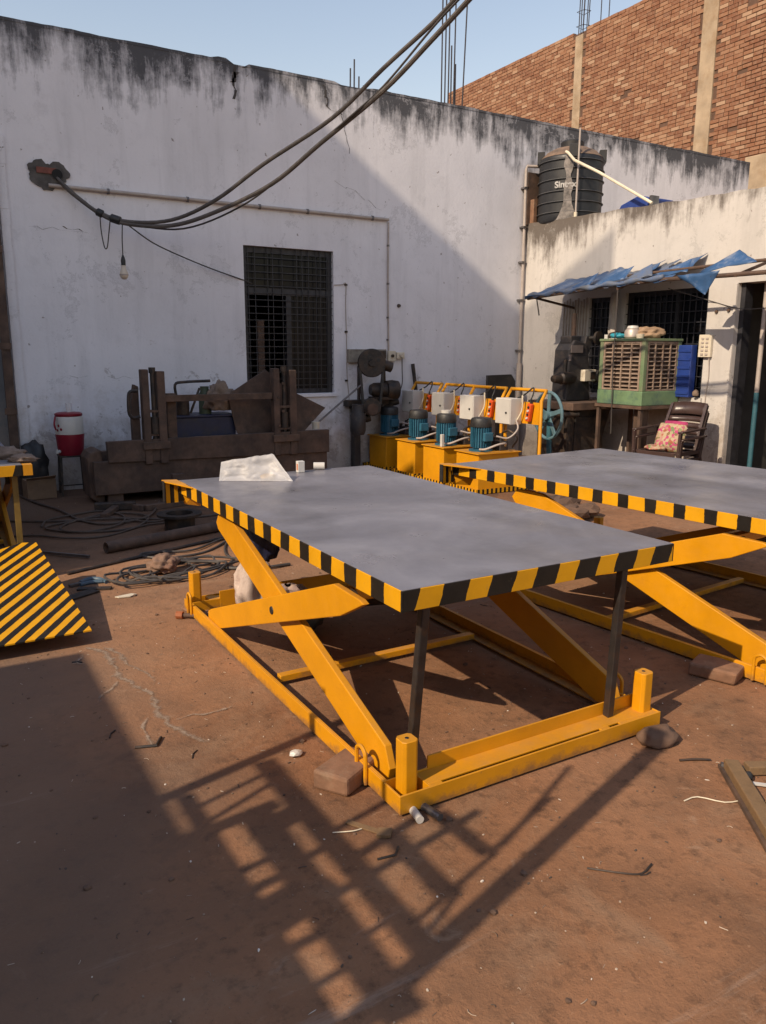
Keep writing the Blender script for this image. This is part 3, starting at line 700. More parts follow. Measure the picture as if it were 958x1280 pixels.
# ------------------------------------------------------------------ scissor lift tables
def lift_table(label, loc, rz, Wd, Ln, hp, left_stripes, end_stripes, loops=True, far_bracket=True):
    T = thing('lift_table', label, 'lift table', (0,0,0), 0, 'yellow scissor lift tables')
    th = .076; Y_ = m_yel
    a = MB(); a.box(.003, .003, hp-.012, Wd-.003, Ln-.003, hp); a.build('deck', m_deck, T)
    a = MB(); a.box(0, .0, hp-th, .006, Ln, hp-.0015); a.build('skirt', left_stripes, T, bevel=.0015, seg=1)
    a = MB(); a.box(Wd-.006, 0, hp-th, Wd, Ln, hp-.0015); a.build('skirt', left_stripes, T, bevel=.0015, seg=1)
    a = MB(); a.box(.006, 0, hp-th, Wd-.006, .006, hp-.0015); a.build('skirt', end_stripes, T, bevel=.0015, seg=1)
    a = MB(); a.box(.006, Ln-.006, hp-th, Wd-.006, Ln, hp-.0015); a.build('skirt', end_stripes, T, bevel=.0015, seg=1)
    for yy in (.35, .85, 1.35, 1.85, 2.3):          # stiffeners under the deck
        a = MB(); a.box(.01, yy, hp-.062, Wd-.01, yy+.045, hp-.0125); a.build('deck_stiffener', Y_, T)
    # base frame: two angle rails and a channel across each end
    hb = .082
    for s in (0, 1):
        a = MB(); x = 0 if s == 0 else Wd
        q = 1 if s == 0 else -1
        a.box(min(x, x+q*.007), .121, 0.012, max(x, x+q*.007), Ln-.121, hb); a.box(min(x+q*.007, x+q*.075), .121, .012, max(x+q*.007, x+q*.075), Ln-.121, .019)
        a.box(min(x+q*.007, x+q*.020), .121, hb-.006, max(x+q*.007, x+q*.020), Ln-.121, hb)
        a.build('side_rail', Y_, T, bevel=.0015, seg=1)
    for s in (0, 1):
        yy = (lambda v: v) if s == 0 else (lambda v: Ln-v)
        def bb_(x0, v0, z0, x1, v1, z1): a.box(x0, min(yy(v0),yy(v1)), z0, x1, max(yy(v0),yy(v1)), z1)
        a = MB()
        bb_(0, 0, .010, Wd, .008, hb); bb_(.19, .112, .010, Wd, .120, .132); bb_(0, .112, .011, .19, .119, hb+.002)
        bb_(0, .008, .012, .008, .112, hb-.001); bb_(Wd-.008, .008, .012, Wd, .112, hb-.001); bb_(.130, .008, .012, .137, .112, hb-.003)
        bb_(.008, .008, .012, .130, .112, .02)
        bb_(.137, .028, .070, Wd-.008, .112, .078); bb_(.137, .008, .070, .19, .028, .078); bb_(.98, .008, .070, 1.03, .028, .078); bb_(1.09, .008, .070, Wd-.008, .028, .078)
        bb_(.137, .009, .012, Wd-.008, .111, .018)
        a.build('end_channel', Y_, T, bevel=.0015, seg=1)
    for (px, py, hz) in ((.042,.045,.25), (Wd-.080,.035,.252), (.02,Ln-.10,.262), (Wd-.09,Ln-.11,.26)):
        a = MB(); s = .066; c = .012
        oct_ = [(c,0),(s-c,0),(s,c),(s,s-c),(s-c,s),(c,s),(0,s-c),(0,c)]
        a.prism([(px+u, py+v, .027) for u, v in oct_], (0,0,hz-.027)); p = a.build('corner_post', Y_, T, bevel=.002, seg=1)
        a = MB(); a.lathe((px+s/2, py+s/2, hz+.0005), [(0,0),(.008,0),(.007,.0012),(0,.0012)], 12); a.build('drain_hole', m_black, p)
    # scissor arms
    def arm(x0, x1, pts, name='scissor_arm'):
        a = MB(); a.prism([(x0, u, v) for u, v in pts], (x1-x0, 0, 0)); return a.build(name, Y_, T, bevel=.004)
    A1 = [(.185,.028),(.17,.085),(.205,.165),(1.80,.715),(1.915,.722),(2.02,.712),(2.06,.66),(2.03,.625),(.30,.032)]
    A2 = [(2.16,.042),(2.16,.118),(2.11,.143),(.545,.706),(.33,.700),(.30,.690),(.49,.590),(2.05,.040)]
    for s in (0, 1):
        if s == 0: x1, x2 = (.058,.090), (.022,.050)
        else: x1, x2 = (Wd-.090,Wd-.058), (Wd-.050,Wd-.022)
        arm(*x1, A1); arm(*x2, A2)
        xo = .0215 if s == 0 else Wd-.0215
        a = MB(); a.lathe((xo, 1.185, .408), [(0,-.003),(.022,-.003),(.018,.004),(0,.004)], 16, (-1,0,0) if s == 0 else (1,0,0)); a.build('pivot_pin', m_black, T)
        xr = .052 if s == 0 else Wd-.058
        a = MB(); a.lathe((xr, 2.12, .062), [(0,-.02),(.034,-.02),(.034,.02),(0,.02)], 18, (1,0,0)); a.build('roller', m_dark, T)
        a = MB(); a.lathe((xr, .46, .668), [(0,-.02),(.034,-.02),(.034,.02),(0,.02)], 18, (1,0,0)); a.build('roller', m_dark, T)
    a = MB(); a.tube([(.06,1.185,.408),(Wd-.06,1.185,.408)], .028, 12); a.build('pivot_shaft', Y_, T, smooth=True)
    a = MB(); a.box(.076, 1.225, .020, Wd-.076, 1.27, .052); a.build('base_tie_bar', Y_, T, bevel=.002, seg=1)
    a = MB(); a.bar((.10,.62,.63), (Wd-.10,.62,.63), .05, .05); a.build('arm_tie_bar', Y_, T, bevel=.003)
    # sloping plate that carries the cylinder, and the cylinder itself
    a = MB(); a.prism([(.11,1.22,.425),(.11,1.80,.245),(.11,1.80,.232),(.11,1.22,.412)], (.50,0,0)); a.build('cylinder_plate', Y_, T, bevel=.002)
    a = MB(); a.cyl((Wd*.5+.1, 2.0, .10), (Wd*.5+.1, 1.1, .40), .045); cy = a.build('hydraulic_cylinder', m_cast, T, smooth=True)
    a = MB(); a.cyl((Wd*.5+.1, 1.1, .40), (Wd*.5+.1, .75, .52), .026); a.build('piston_rod', m_steel, cy, smooth=True)
    # lifting loops on the rails
    def loop(x, y, out):
        a = MB(); q = .0085; xx = x + out*q
        a.tube([(xx,y-.034,.015),(xx,y-.034,.115),(xx,y-.026,.142),(xx,y,.154),(xx,y+.026,.142),(xx,y+.034,.115),(xx,y+.034,.015)], q, 8, smooth=3)
        a.build('lifting_loop', Y_, T, smooth=True)
    if loops:
        loop(0,.265,-1); loop(Wd,.265,1); loop(0,Ln-.14,-1); loop(Wd,Ln-.14,1)
    # hinged bracket at the rear corner: striped cheek, yellow gusset and a slanting stay
    if far_bracket:
        a = MB(); a.prism([(-.005,Ln-.30,hp+.001),(-.002,Ln+.03,hp+.001),(-.085,Ln+.06,hp+.001),(-.085,Ln-.01,hp+.001)], (0,0,-.007)); a.build('gusset_plate', Y_, T)
        a = MB(); a.box(-.082, Ln+.005, hp-.135, -.004, Ln+.012, hp-.0065); a.build('flap_cheek', left_stripes2, T)
        a = MB(); a.box(-.090, Ln-.005, hp-.125, -.0835, Ln+.03, hp-.001); a.build('flap_cheek', m_black, T)
        a = MB(); a.prism([(.004,Ln+.02,hp-.05),(.066,Ln-.18,hp-.05),(.105,Ln-.08,hp-.155),(.04,Ln+.03,hp-.155)], (.006,.006,0)); a.build('stay_plate', Y_, T)
        a = MB(); a.box(-.003, Ln+.003, hp-.13, Wd*.98, Ln+.008, hp-.05); a.build('rear_flap', end_stripes, T)
    T.location = loc; T.rotation_euler = (0,0,rz)
    return T
left_stripes2 = stripes('bracket_stripes', (1,0,0), .05, -.077, .5)
s_left = stripes('side_hazard_stripes', (0,1,0), .2, .008, .53)
s_left2 = stripes('right_table_side_stripes', (0,1,0), .178, .46, .6)
s_end = stripes('end_hazard_stripes', (1,0,-.34), .207, .075-.34*.828, .47)
T1 = lift_table('nearest yellow scissor lift table with grey deck, propped open on two steel rods', (1.302,2.089,0), 0, 1.32, 2.568, .828, s_left, s_end)
T2 = lift_table('right hand yellow scissor lift table, cut off by the right edge of the picture', (3.4445,1.896,0), math.radians(5.3), 1.6, 2.6, .82, s_left2, s_end)
T3 = lift_table('far left yellow scissor lift table, only one striped corner showing beyond the ramp', (-.76,5.80,0), 0, 1.32, 2.568, .83, s_left, stripes('far_end_stripes', (1,0,-.34), .207, 1.155-.34*.83, .6), far_bracket=False)
a = MB(); a.box(.562, 5.80, .755, .622, 5.88, .8285); a.build('corner_lug', m_yel, T3)
t = thing('support_prop', 'plain yellow upright prop under the corner of the far left lift table', 'prop', (.53, 5.9, 0))
a = MB(); a.box(.492, 5.86, 0, .528, 5.895, .75); a.build('prop', M('dull_olive_paint', (.16,.10,.02), .6, 0, .3, 8), t)
a = MB(); a.box(.45, 5.81, 0, .57, 5.94, .01); a.build('foot', m_rust, t)

def prop(label, p, q):
    t = thing('steel_prop', label, 'prop', (p[0], p[1], 0), 0, 'steel rods propping the lift table')
    a = MB(); a.bar(p, q, .033, .033, up=(0,1,0)); a.build('rod', m_prop, t, bevel=.004)
    a = MB(); a.bar((q[0]-.03,q[1],q[2]-.004),(q[0]+.03,q[1],q[2]-.004), .05, .010); a.build('head_pad', m_prop, t)
prop('dark square steel rod propping up the near left corner of the nearest table', (1.452,2.265,.002), (1.412,2.12,.76))
prop('dark square steel rod leaning under the near right corner of the nearest table', (2.40,2.180,.079), (2.362,2.12,.76))

# striped loading ramp at the left
t = thing('loading_ramp', 'flat black and yellow diagonally striped ramp plate at the left edge', 'ramp', (.69, 4.34, 0))
k = .21/1.26
rs = stripes('ramp_stripes', (.8,-.6,0), .0772, -2.932-(.8*.69-.6*4.34), .5)
cr = [(.692,4.335),(.590,5.668),(.50,5.69),(.36,5.612),(-1.6,5.60),(-1.6,4.30)]
zz = lambda y: .09+(y-4.34)*k
a = MB(); a.prism([(x, y, zz(y)) for x, y in cr], (0,0,-.008)); a.build('plate', rs, t)
for yy in (4.5, 5.1, 5.5):
    a = MB(); a.bar((-1.5,yy,zz(yy)-.03), (.60,yy,zz(yy)-.03), .04, .04); a.build('stiffener', m_yel2, t)
for xx, yy in ((-.9,5.5),(.42,5.5),(-.9,4.5),(-.1,4.5)):
    a = MB(); a.box(xx-.02, yy-.02, 0, xx+.02, yy+.02, zz(yy)-.05); a.build('leg', m_yel2, t)

# ------------------------------------------------------------------ things lying on the decks
D1 = .829
t = thing('plastic_bag', 'crumpled clear plastic bag lying on the back of the nearest grey deck', 'bag', (1.75, 4.5, D1))
m_bag = NT('clear_plastic'); m_bag.base(m_bag.ramp(m_bag.noise(7, 5), [(.3, (.62,.61,.63)), (.7, (.78,.76,.76))]), .42); m_bag.b.inputs['Alpha'].default_value = .44
m_bag.b.inputs['Transmission Weight'].default_value = 0.0; m_bag.bump(m_bag.noise(14, 4, .6), .35, .015)
def bagf(back):
    def f(u, v):
        A, B = V((1.505,4.505,0)), V((1.885,4.275,0)); n0 = V((.5,.85,0))
        bot = A*(1-u)+B*u + n0*(.11*back*math.sin(PI*min(1,u*1.05))**.5 if 0 < u < .95 else 0)
        A2, P_, B2 = V((1.535,4.54,.112)), V((1.815,4.40,.158)), B+V((0,0,.006))
        top = A2*(1-u/.74)+P_*(u/.74) if u < .74 else P_*(1-(u-.74)/.26)+B2*((u-.74)/.26)
        p = bot*(1-v)+top*v; k = math.sin(PI*v)*min(1,u*6)*min(1,(1-u)*4)
        n_ = mnoise.noise(V((u*4.5+back*5, v*3, .3)))*.022 + abs(mnoise.noise(V((u*9, v*5+back*3, 2))))*.016 - .008
        q = p + V((-.5,-.85,0))*(n_*k*(1 if not back else -1)) + V((0,0,n_*.35*v))
        return V((q.x, q.y, D1+max(.0012, q.z)))
    return f
for bk_ in (0, 1):
    a = MB(); a.grid(bagf(bk_), 40, 20); a.build('film', m_bag.m, t, smooth=2)
a = MB(); a.lump((1.78,4.41,D1+.018), (.045,.03,.020), 4, .35); a.build('contents', M('bag_contents', (.45,.32,.18), .7), t, smooth=2)
t = thing('small_box', 'small white carton standing upright on the nearest deck beside the plastic bag', 'box', (2.085, 4.60, D1))
a = MB(); a.box(2.058,4.575,D1,2.104,4.612,D1+.072); a.build('carton', M('white_card', (.55,.53,.50), .6, 0, .05), t, bevel=.002)
a = MB(); a.box(2.0563,4.580,D1+.015,2.0578,4.598,D1+.055); a.build('printed_band', M('card_print', (.45,.16,.08), .6), t)
t = thing('tape_roll', 'white roll lying on its side on the nearest deck beside the small carton', 'roll', (2.24, 4.64, D1))
Rr = V((.85,-.45,0)).normalized()
a = MB(); c = V((2.235,4.635,D1+.024)); a.lathe(c-Rr*.036, [(.010,0),(.024,0),(.024,.072),(.010,.072),(.010,0)], 20, Rr, cap=False); a.build('roll', m_white, t, smooth=True)
t = thing('crumpled_rag', 'crumpled pale rag lying on the corner of the far left deck', 'rag', (.52, 6.1, .831))
a = MB(); a.lump((.50,6.22,.855), (.12,.10,.05), 3, .5, 3.2); a.build('cloth', m_rag, t, smooth=2)
a = MB(); a.lump((.58,6.0,.845), (.09,.08,.03), 8, .5, 3.2); a.build('fold', m_rag, t, smooth=2)
def heap(c, w_, h_, seed, folds=6, lean=(0,0)):
    m_ = MB()
    def f(u, v):
        q = 2*PI*u; n_ = mnoise.noise(V((math.cos(q)*1.3+seed, math.sin(q)*1.3, v*2.2)))
        r = (1-.45*v**2.2)*(1+.15*math.sin(folds*q+6*v+seed)*(.5+v)+.42*n_+.10*math.sin(22*v+3*math.sin(q*2+seed))*(1-v)+.26*mnoise.noise(V((math.cos(q)*4, math.sin(q)*4+seed, v*5))))*min(1, .25+v*6)*(1 if v < .97 else .35)
        return V(c)+V((w_*r*math.cos(q)+lean[0]*v*v, w_*.75*r*math.sin(q)+lean[1]*v*v, h_*v+.02*n_*v))
    m_.grid(f, 48, 26); return m_
o = MB(); o.lump((1.635,4.33,.19), (.11,.09,.20), 14, .38, 2.0, 4)
tag(o.build('printed_sack', m_sack, smooth=2), 'crumpled pale printed sack standing inside the base of the nearest table', 'sack')
tag(heap((1.86,4.22,.005), .12, .20, 9, 5, (-.04,0)).build('striped_cloth', M('marked_cloth', (.34,.25,.22), .85, 0, .3, 7, dirt=(.10,.06,.09), amt=.45, dscale=9, bump=.5), smooth=2), 'low pale marked cloth lying beside the printed sack under the nearest table', 'cloth')
o = MB(); o.lump((1.78,3.95,.10), (.13,.12,.11), 17, .3, 2.2, 3)
tag(o.build('black_bundle', m_black, smooth=2), 'black rounded bundle on the ground under the nearest table', 'bundle')
o = MB(); o.lump((1.74,4.45,.45), (.11,.10,.22), 23, .45, 2.2, 4)
tag(o.build('navy_cloth', m_navy, smooth=2), 'dark navy cloth heaped behind the pale sack under the nearest deck', 'cloth')

# ------------------------------------------------------------------ hydraulic power packs
s_small = stripes('tray_stripes', (1,1,0), .062, 0, .5)
def power_pack():
    T = thing('power_pack', '', 'power pack', (0,0,0), 0, 'yellow hydraulic power packs')
    a = MB(); a.box(-.085,-.085,.012,.66,.47,.02); a.build('tray', m_yel2, T)
    for b in ((-.09,-.09,.66,-.085),(-.09,.47,.66,.475),(-.09,-.085,-.085,.47),(.655,-.085,.66,.47)):
        a = MB(); a.box(b[0],b[1],.008,b[2],b[3],.062); a.build('tray_lip', s_small, T)
    a = MB(); a.box(0,0,.02,.58,.44,.445); a.build('tank', m_yel2, T, bevel=.006)
    a = MB(); a.box(-.022,-.022,.4455,.602,.458,.458); a.build('tank_lid', m_yel2, T, bevel=.002)
    # motor
    cx, cy = .20, .235
    mo = MB(); r0 = .103
    mo.lathe((cx,cy,.459), [(.0,0),(.14,0),(.14,.014),(.085,.016),(.085,.03),(r0,.04),(r0,.285),(.0,.285)], 28); M_ = mo.build('motor', m_blue, T, smooth=True)
    a = MB()
    for k in range(26):
        q = 2*PI*k/26; d = V((math.cos(q), math.sin(q), 0)); a.obox(V((cx,cy,.62))+d*.112, (.011,.0028,.115), Matrix.Rotation(q,3,'Z'))
    a.build('cooling_fins', m_blue, M_)
    a = MB(); a.lathe((cx,cy,.735), [(.108,0),(.124,.004),(.126,.03),(.124,.085),(.112,.105),(.085,.112),(0,.114)], 28, cap=False); a.build('fan_cowl', m_black, M_, smooth=True)
    a = MB(); a.box(cx-.06,cy-.158,.58,cx+.06,cy-.11,.68); a.build('terminal_box', m_blue, M_, bevel=.006)
    # valves and pipes behind the motor
    a = MB(); a.box(.38,.10,.459,.50,.24,.57); a.box(.40,.26,.459,.48,.36,.53); a.build('valve_block', m_cast, T, bevel=.006)
    for k, (x_, y_) in enumerate(((.42,.14),(.46,.20),(.44,.31))):
        a = MB(); a.cyl((x_,y_,.53), (x_,y_,.66-.03*k), .022); a.build('valve', m_dark, T, smooth=True)
    a = MB(); a.tube([(.44,.08,.52),(.36,-.02,.56),(.24,-.03,.55),(.13,.04,.50),(.10,.12,.49)], .012, 8, smooth=5); a.build('hose', m_pipe, T, smooth=True)
    a = MB(); a.tube([(.46,.17,.66),(.44,.02,.70),(.50,-.06,.62),(.52,.05,.50)], .011, 8, smooth=5); a.build('hose', m_dark, T, smooth=True)
    a = MB(); a.cyl((.54,.40,.458),(.54,.40,.52),.03); a.cyl((.54,.40,.52),(.54,.40,.55),.038); a.build('filler_cap', m_black, T, smooth=True)
    # handle frame
    X0, X1 = .63, .74
    a = MB(); a.tube([(X0,-.30,.02),(X0,-.30,1.05),(X1,-.25,1.16),(X1,.38,1.16),(X0,.33,1.05),(X0,.33,.02)], .021, 10); a.build('handle_frame', m_yel, T, smooth=True)
    a = MB(); a.box(X0-.012,-.28,.78,X0-.004,.31,1.03); a.build('mounting_plate', m_yel, T)
    cb = MB(); cb.box(.45,.02,.765,.615,.30,1.065); c_ = cb.build('control_box', m_white, T, bevel=.006)
    a = MB(); a.box(.443,.027,.772,.4495,.293,1.058); a.build('door', m_white, c_, bevel=.003)
    a = MB(); a.lathe((.4425,.09,.90), [(0,0),(.014,0),(.011,.010),(0,.010)], 12, (-1,0,0)); a.build('lock', m_black, c_)
    a = MB(); a.tube([(.53,.01,.82),(.50,-.06,.72),(.40,-.02,.62),(.28,.05,.64)], .010, 8, smooth=5); a.build('conduit', m_pipe, T, smooth=True)
    a = MB(); a.tube([(.60,.00,1.02),(.56,-.05,1.10),(.57,-.04,.94),(.54,.02,.80)], .009, 8, smooth=5); a.build('conduit', m_ivory, T, smooth=True)
    # pendant control hung on the frame
    p = MB(); R_ = Matrix.Rotation(.18,3,'X'); p.obox((X0-.045,-.155,.915), (.024,.034,.105), R_); P_ = p.build('pendant', m_orange, T, bevel=.012)
    for k in range(4):
        a = MB(); a.lathe(V((X0-.069,-.155,.915)) + R_ @ V((0,0,-.065+.042*k)), [(0,0),(.015,0),(.013,.012),(0,.012)], 10, (-1,0,0)); a.build('button', m_black if k % 2 else m_white, P_)
    a = MB(); a.cyl(V((X0-.045,-.155,.915)) + R_ @ V((0,0,.105)), (X0-.045,-.17,1.06), .012); a.build('cable_gland', m_black, P_)
    a = MB(); a.tube([(X0-.045,-.17,1.06),(X0,-.16,1.14),(X0+.04,-.10,1.19),(X0,-.02,1.12),(.58,.06,1.07)], .009, 7, smooth=5); a.build('pendant_cable', m_black, P_, smooth=True)
    return T
pk = power_pack()
labs = ['nearest yellow power pack with blue motor, beside the right hand lift table', 'yellow power pack with a white tube leaning on its blue motor',
        'yellow power pack third in the row counted from the right hand lift table', 'farthest yellow power pack, closest to the white wall and belt driven machine']
for i, lb in enumerate(labs):
    o = pk if i == 0 else copy_tree(pk)
    o.location = (5.40+(.01,0,.02,-.01)[i], 7.06+.675*i, 0); o.rotation_euler = (0,0,math.radians((-1,1,0,1.5)[i])); o['label'] = lb
t = thing('tape_roll', 'white ring roll resting on top of the second blue motor', 'roll', (5.60, 7.985, .85))
a = MB(); a.lathe((5.60,7.99,.850), [(.03,0),(.062,0),(.062,.035),(.03,.035),(.03,0)], 20, cap=False); a.build('roll', m_white, t, smooth=True)
t = thing('white_tube', 'short white plastic tube standing in front of the second blue motor', 'tube', (5.42, 7.80, .459))
a = MB(); a.box(5.405,7.79,.4592,5.445,7.83,.61); a.build('tube', m_white, t, bevel=.006)
t = thing('steel_bar', 'dark steel bar leaning upright behind the farthest power pack', 'bar', (6.2, 9.5, 0))
a = MB(); a.bar((6.24,9.42,0), (6.10,9.55,1.42), .05, .03); a.build('bar', m_dark, t)
t = thing('monitor_board', 'black angled sheet standing behind the power pack handles', 'sheet', (7.3, 9.3, 0))
a = MB(); a.prism([(7.26,9.3,.6),(7.78,9.3,.6),(7.78,9.3,1.16),(7.70,9.3,1.26),(7.26,9.3,1.25)], (0,.05,0)); a.build('sheet', m_black, t)
a = MB(); a.box(7.45,9.31,0,7.55,9.34,.6); a.build('stand', m_dark, t)

# ------------------------------------------------------------------ belt driven machine by the wall
t = thing('belt_driven_machine', 'oily black belt driven machine with a big pulley on top, against the white wall', 'machine', (5.3, 9.1, 0))
a = MB(); a.box(5.10,9.45,0,5.20,9.56,.86); a.build('pedestal', m_cast, t, bevel=.01)
a = MB(); a.box(5.0,9.42,.86,5.75,9.58,.94); a.build('wall_bracket', m_dark, t)
pu = MB(); pc = V((5.24,9.22,1.44)); ax = V((-.35,-1,0)).normalized()
pu.lathe(pc-ax*.04, [(.02,0),(.178,0),(.188,.012),(.172,.022),(.172,.058),(.188,.068),(.178,.08),(.02,.08)], 30, ax); pu_ = pu.build('pulley', m_dark, t, smooth=True)
a = MB(); a.lathe(pc+ax*.041, [(0,0),(.05,0),(.045,.03),(0,.03)], 16, ax); a.build('hub', m_dark, pu_)
for k in range(4):
    q = k*PI/2+.4; d = V((math.cos(q)*.94,-math.cos(q)*.33,math.sin(q)))*.095; a = MB(); a.lathe(pc+d+ax*.041, [(0,0),(.028,0),(.026,.002),(0,.002)], 12, ax); a.build('pulley_hole', m_black, pu_)
sd = V((1,-.35,0)).normalized()
for s in (-1, 1):
    a = MB(); a.bar(pc+sd*.160*s-V((0,0,.05)), pc+sd*.115*s+V((0,0,-.55)), .07, .03, up=tuple(sd)); a.build('belt', m_black, t)
a = MB(); a.lathe(pc-V((0,0,.58)), [(0,-.05),(.12,-.05),(.12,.05),(0,.05)], 24, ax); a.build('drive_pulley', m_dark, t, smooth=True)
a = MB(); a.tube([(5.31,9.28,1.44),(5.46,9.26,1.41),(5.56,9.24,1.38)], .07, 14); a.build('bearing', m_dark, t, smooth=True)
a = MB(); a.lathe((5.30,9.36,1.08), [(0,0),(.07,0),(.095,.05),(.10,.22),(.125,.23),(.135,.32),(.125,.40),(.08,.42),(0,.42)], 22, (1,-.15,-.02)); mo_ = a.build('motor', m_dark, t, smooth=True)
a = MB(); a.box(5.32,9.25,.945,5.66,9.45,.985); a.build('motor_foot', m_dark, t)
a = MB(); a.lathe((5.02,9.20,.50), [(0,0),(.085,0),(.105,.05),(.105,.26),(.08,.30),(.08,.40),(0,.40)], 18); a.build('gear_case', m_cast, t, smooth=True)
a = MB(); a.lathe((5.19,9.12,.84), [(0,0),(.06,0),(.075,.05),(0,.05)], 16, (-.3,-1,0)); a.build('cover_plate', m_rust, t)
for x_, y_, z_, s in ((5.30,9.30,.86,.05),(5.62,9.40,.82,.05),(5.72,9.42,.90,.045),(5.2,9.3,.70,.05),(5.70,9.42,.72,.045)):
    a = MB(); a.lathe((x_,y_,z_), [(0,-.06),(s,-.06),(s*1.1,0),(s,.06),(0,.06)], 12, (1,-.4,.2)); a.build('linkage', m_dark, t, smooth=True)
a = MB(); a.bar((5.10,9.32,.94),(5.11,9.34,1.40),.04,.03); a.build('side_strut', m_dark, t)
a = MB(); a.bar((5.55,9.40,.94),(5.5,9.34,1.38),.035,.03); a.build('side_strut', m_dark, t)

# ------------------------------------------------------------------ vertical milling machine in the corner with its bench
t = thing('milling_machine', 'dark grey vertical machine tool with a threaded rod on top in the wall corner', 'machine', (7.4, 7.8, 0))
a = MB(); a.prism([(7.22,7.62,.965),(7.66,7.62,.965),(7.60,7.62,1.50),(7.55,7.62,1.70),(7.34,7.62,1.75),(7.25,7.62,1.62)], (0,.28,0)); a.build('column', m_cast, t, bevel=.02)
a = MB(); a.box(7.30,7.66,1.70,7.46,7.86,1.80); a.build('head', m_cast, t, bevel=.015)
a = MB(); a.tube([(7.40,7.72,1.78),(7.40,7.72,2.08)], .030, 12); a.build('threaded_rod', m_rust2, t, smooth=True)
a = MB(); a.lathe((7.30,7.60,1.27), [(0,0),(.075,0),(.078,.22),(.055,.24),(.06,.30),(.045,.36),(0,.37)], 18, (-1,-.1,-.03)); a.build('spindle', m_dark, t, smooth=True)
hw = MB(); hw.lathe((7.60,7.62,1.77), [(0,0),(.03,0),(.03,.10),(.085,.10),(.09,.135),(.06,.14),(.0,.14)], 20, (.2,-1,0)); hw.build('top_pulley', m_dark, t, smooth=True)
a = MB(); a.prism([(7.48,7.64,1.50),(7.60,7.64,1.50),(7.66,7.64,1.78),(7.56,7.64,1.80)], (0,.16,0)); a.build('pulley_arm', m_cast, t, bevel=.01)
a = MB(); a.box(7.46,7.54,1.22,7.66,7.62,1.37); s_ = a.build('switch_box', m_cream, t, bevel=.008)
a = MB(); a.box(7.56,7.532,1.25,7.645,7.541,1.34); a.build('switch_plate', m_dark, s_)
a = MB(); a.lathe((7.72,7.60,1.28), [(0,-.05),(.075,-.05),(.085,0),(.075,.05),(0,.05)], 18, (.3,-1,0)); a.build('side_motor', m_black, t, smooth=True)
a = MB(); a.box(7.25,7.60,1.48,7.27,7.64,1.56); a.box(7.27,7.605,1.585,7.47,7.6195,1.68); a.build('name_plate', M('worn_plate', (.17,.14,.13), .6), t)
a = MB(); a.cyl((7.215,7.65,1.2),(7.215,7.65,1.5),.022); a.build('side_lever', m_dark, t, smooth=True)
t = thing('machine_bench', 'heavy dark steel bench carrying the vertical machine tool', 'bench', (7.4, 7.7, 0))
a = MB(); a.box(7.05,7.30,.87,7.98,8.15,.965); a.build('bench_top', m_rust, t, bevel=.008)
a = MB(); a.prism([(7.12,7.42,0),(7.80,7.42,0),(7.72,7.42,.5),(7.84,7.42,.87),(7.12,7.42,.87)], (0,.6,0)); a.build('cabinet', m_dark, t, bevel=.01)
a = MB(); a.box(7.20,7.40,.12,7.66,7.419,.78); a.build('cabinet_door', m_dark, t, bevel=.006)
o = MB(); o.lathe((7.70,7.42,.966), [(0,0),(.062,0),(.065,.01),(.065,.14),(.055,.17),(.04,.18),(.04,.20),(0,.20)], 18)
tag(o.build('green_bottle', m_bottle, smooth=True), 'squat green bottle standing on the machine bench', 'bottle')
t = thing('spoked_wheel', 'large pale blue spoked handwheel behind the end of the power pack handles', 'wheel', (6.72, 7.38, 0))
m_wb = M('pale_blue_paint', (.095,.175,.21), .5, .1, .25, 7, dirt=(.08,.09,.10), amt=.35)
a = MB(); wc = V((6.72,7.38,.82)); wx = V((1,-.12,0)); a.ring(wc, .285, .020, wx, 36, 8); rim = a.build('rim', m_wb, t, smooth=True)
for k in range(5):
    q = 2*PI*k/5+.35; u = V((.12,1,0)).normalized(); d = u*math.cos(q)+V((0,0,1))*math.sin(q); a = MB(); a.bar(wc+d*.03, wc+d*.275, .018, .055, up=tuple(wx.cross(d))); a.build('spoke', m_wb, t, bevel=.004)
a = MB(); a.lathe(wc-wx*.05, [(0,0),(.055,0),(.055,.10),(0,.10)], 18, wx); a.build('hub', m_wb, t, smooth=True)
a = MB(); a.cyl(wc+wx*.02, wc+wx*.45, .03); a.box(6.99,7.33,0,7.04,7.38,.80); a.build('axle', m_dark, t)
a = MB(); a.bar((6.70,7.30,0),(6.72,7.36,.80), .06, .03); a.build('blue_post', m_teal, t)

# ------------------------------------------------------------------ rusty plate bending press by the white wall
t = thing('plate_bending_press', 'long rusty brown plate bending press with two uprights and a cross bar, below the window', 'machine', (2.9, 8.8, 0))
a = MB(); a.box(1.49,8.46,.10,4.19,8.54,.452); a.build('lower_plate', m_rust, t, bevel=.006)
a = MB(); a.prism([(1.64,8.50,.44),(4.21,8.50,.40),(4.21,8.50,.672),(1.63,8.50,.662)], (0,-.065,0)); a.build('upper_plate', m_rust, t, bevel=.006)
a = MB(); a.box(1.61,8.541,.12,4.18,9.05,.18); a.box(1.62,8.95,.0,4.15,9.05,.5); a.build('rear_frame', m_rust, t)
a = MB()
pr = [(1.54,8.545,.0),(1.46,8.545,.06),(1.445,8.545,.48),(1.48,8.545,.54),(1.56,8.545,.57),(1.60,8.545,.56),(1.60,8.545,.0)]
a.prism(pr, (0,.40,0)); a.build('end_casting', m_rust, t, bevel=.015)
for xx in (1.62, 2.28, 3.2, 4.0):
    a = MB(); a.box(xx,8.50,.0,xx+.16,8.9,.099); a.build('foot', m_rust, t, bevel=.006)
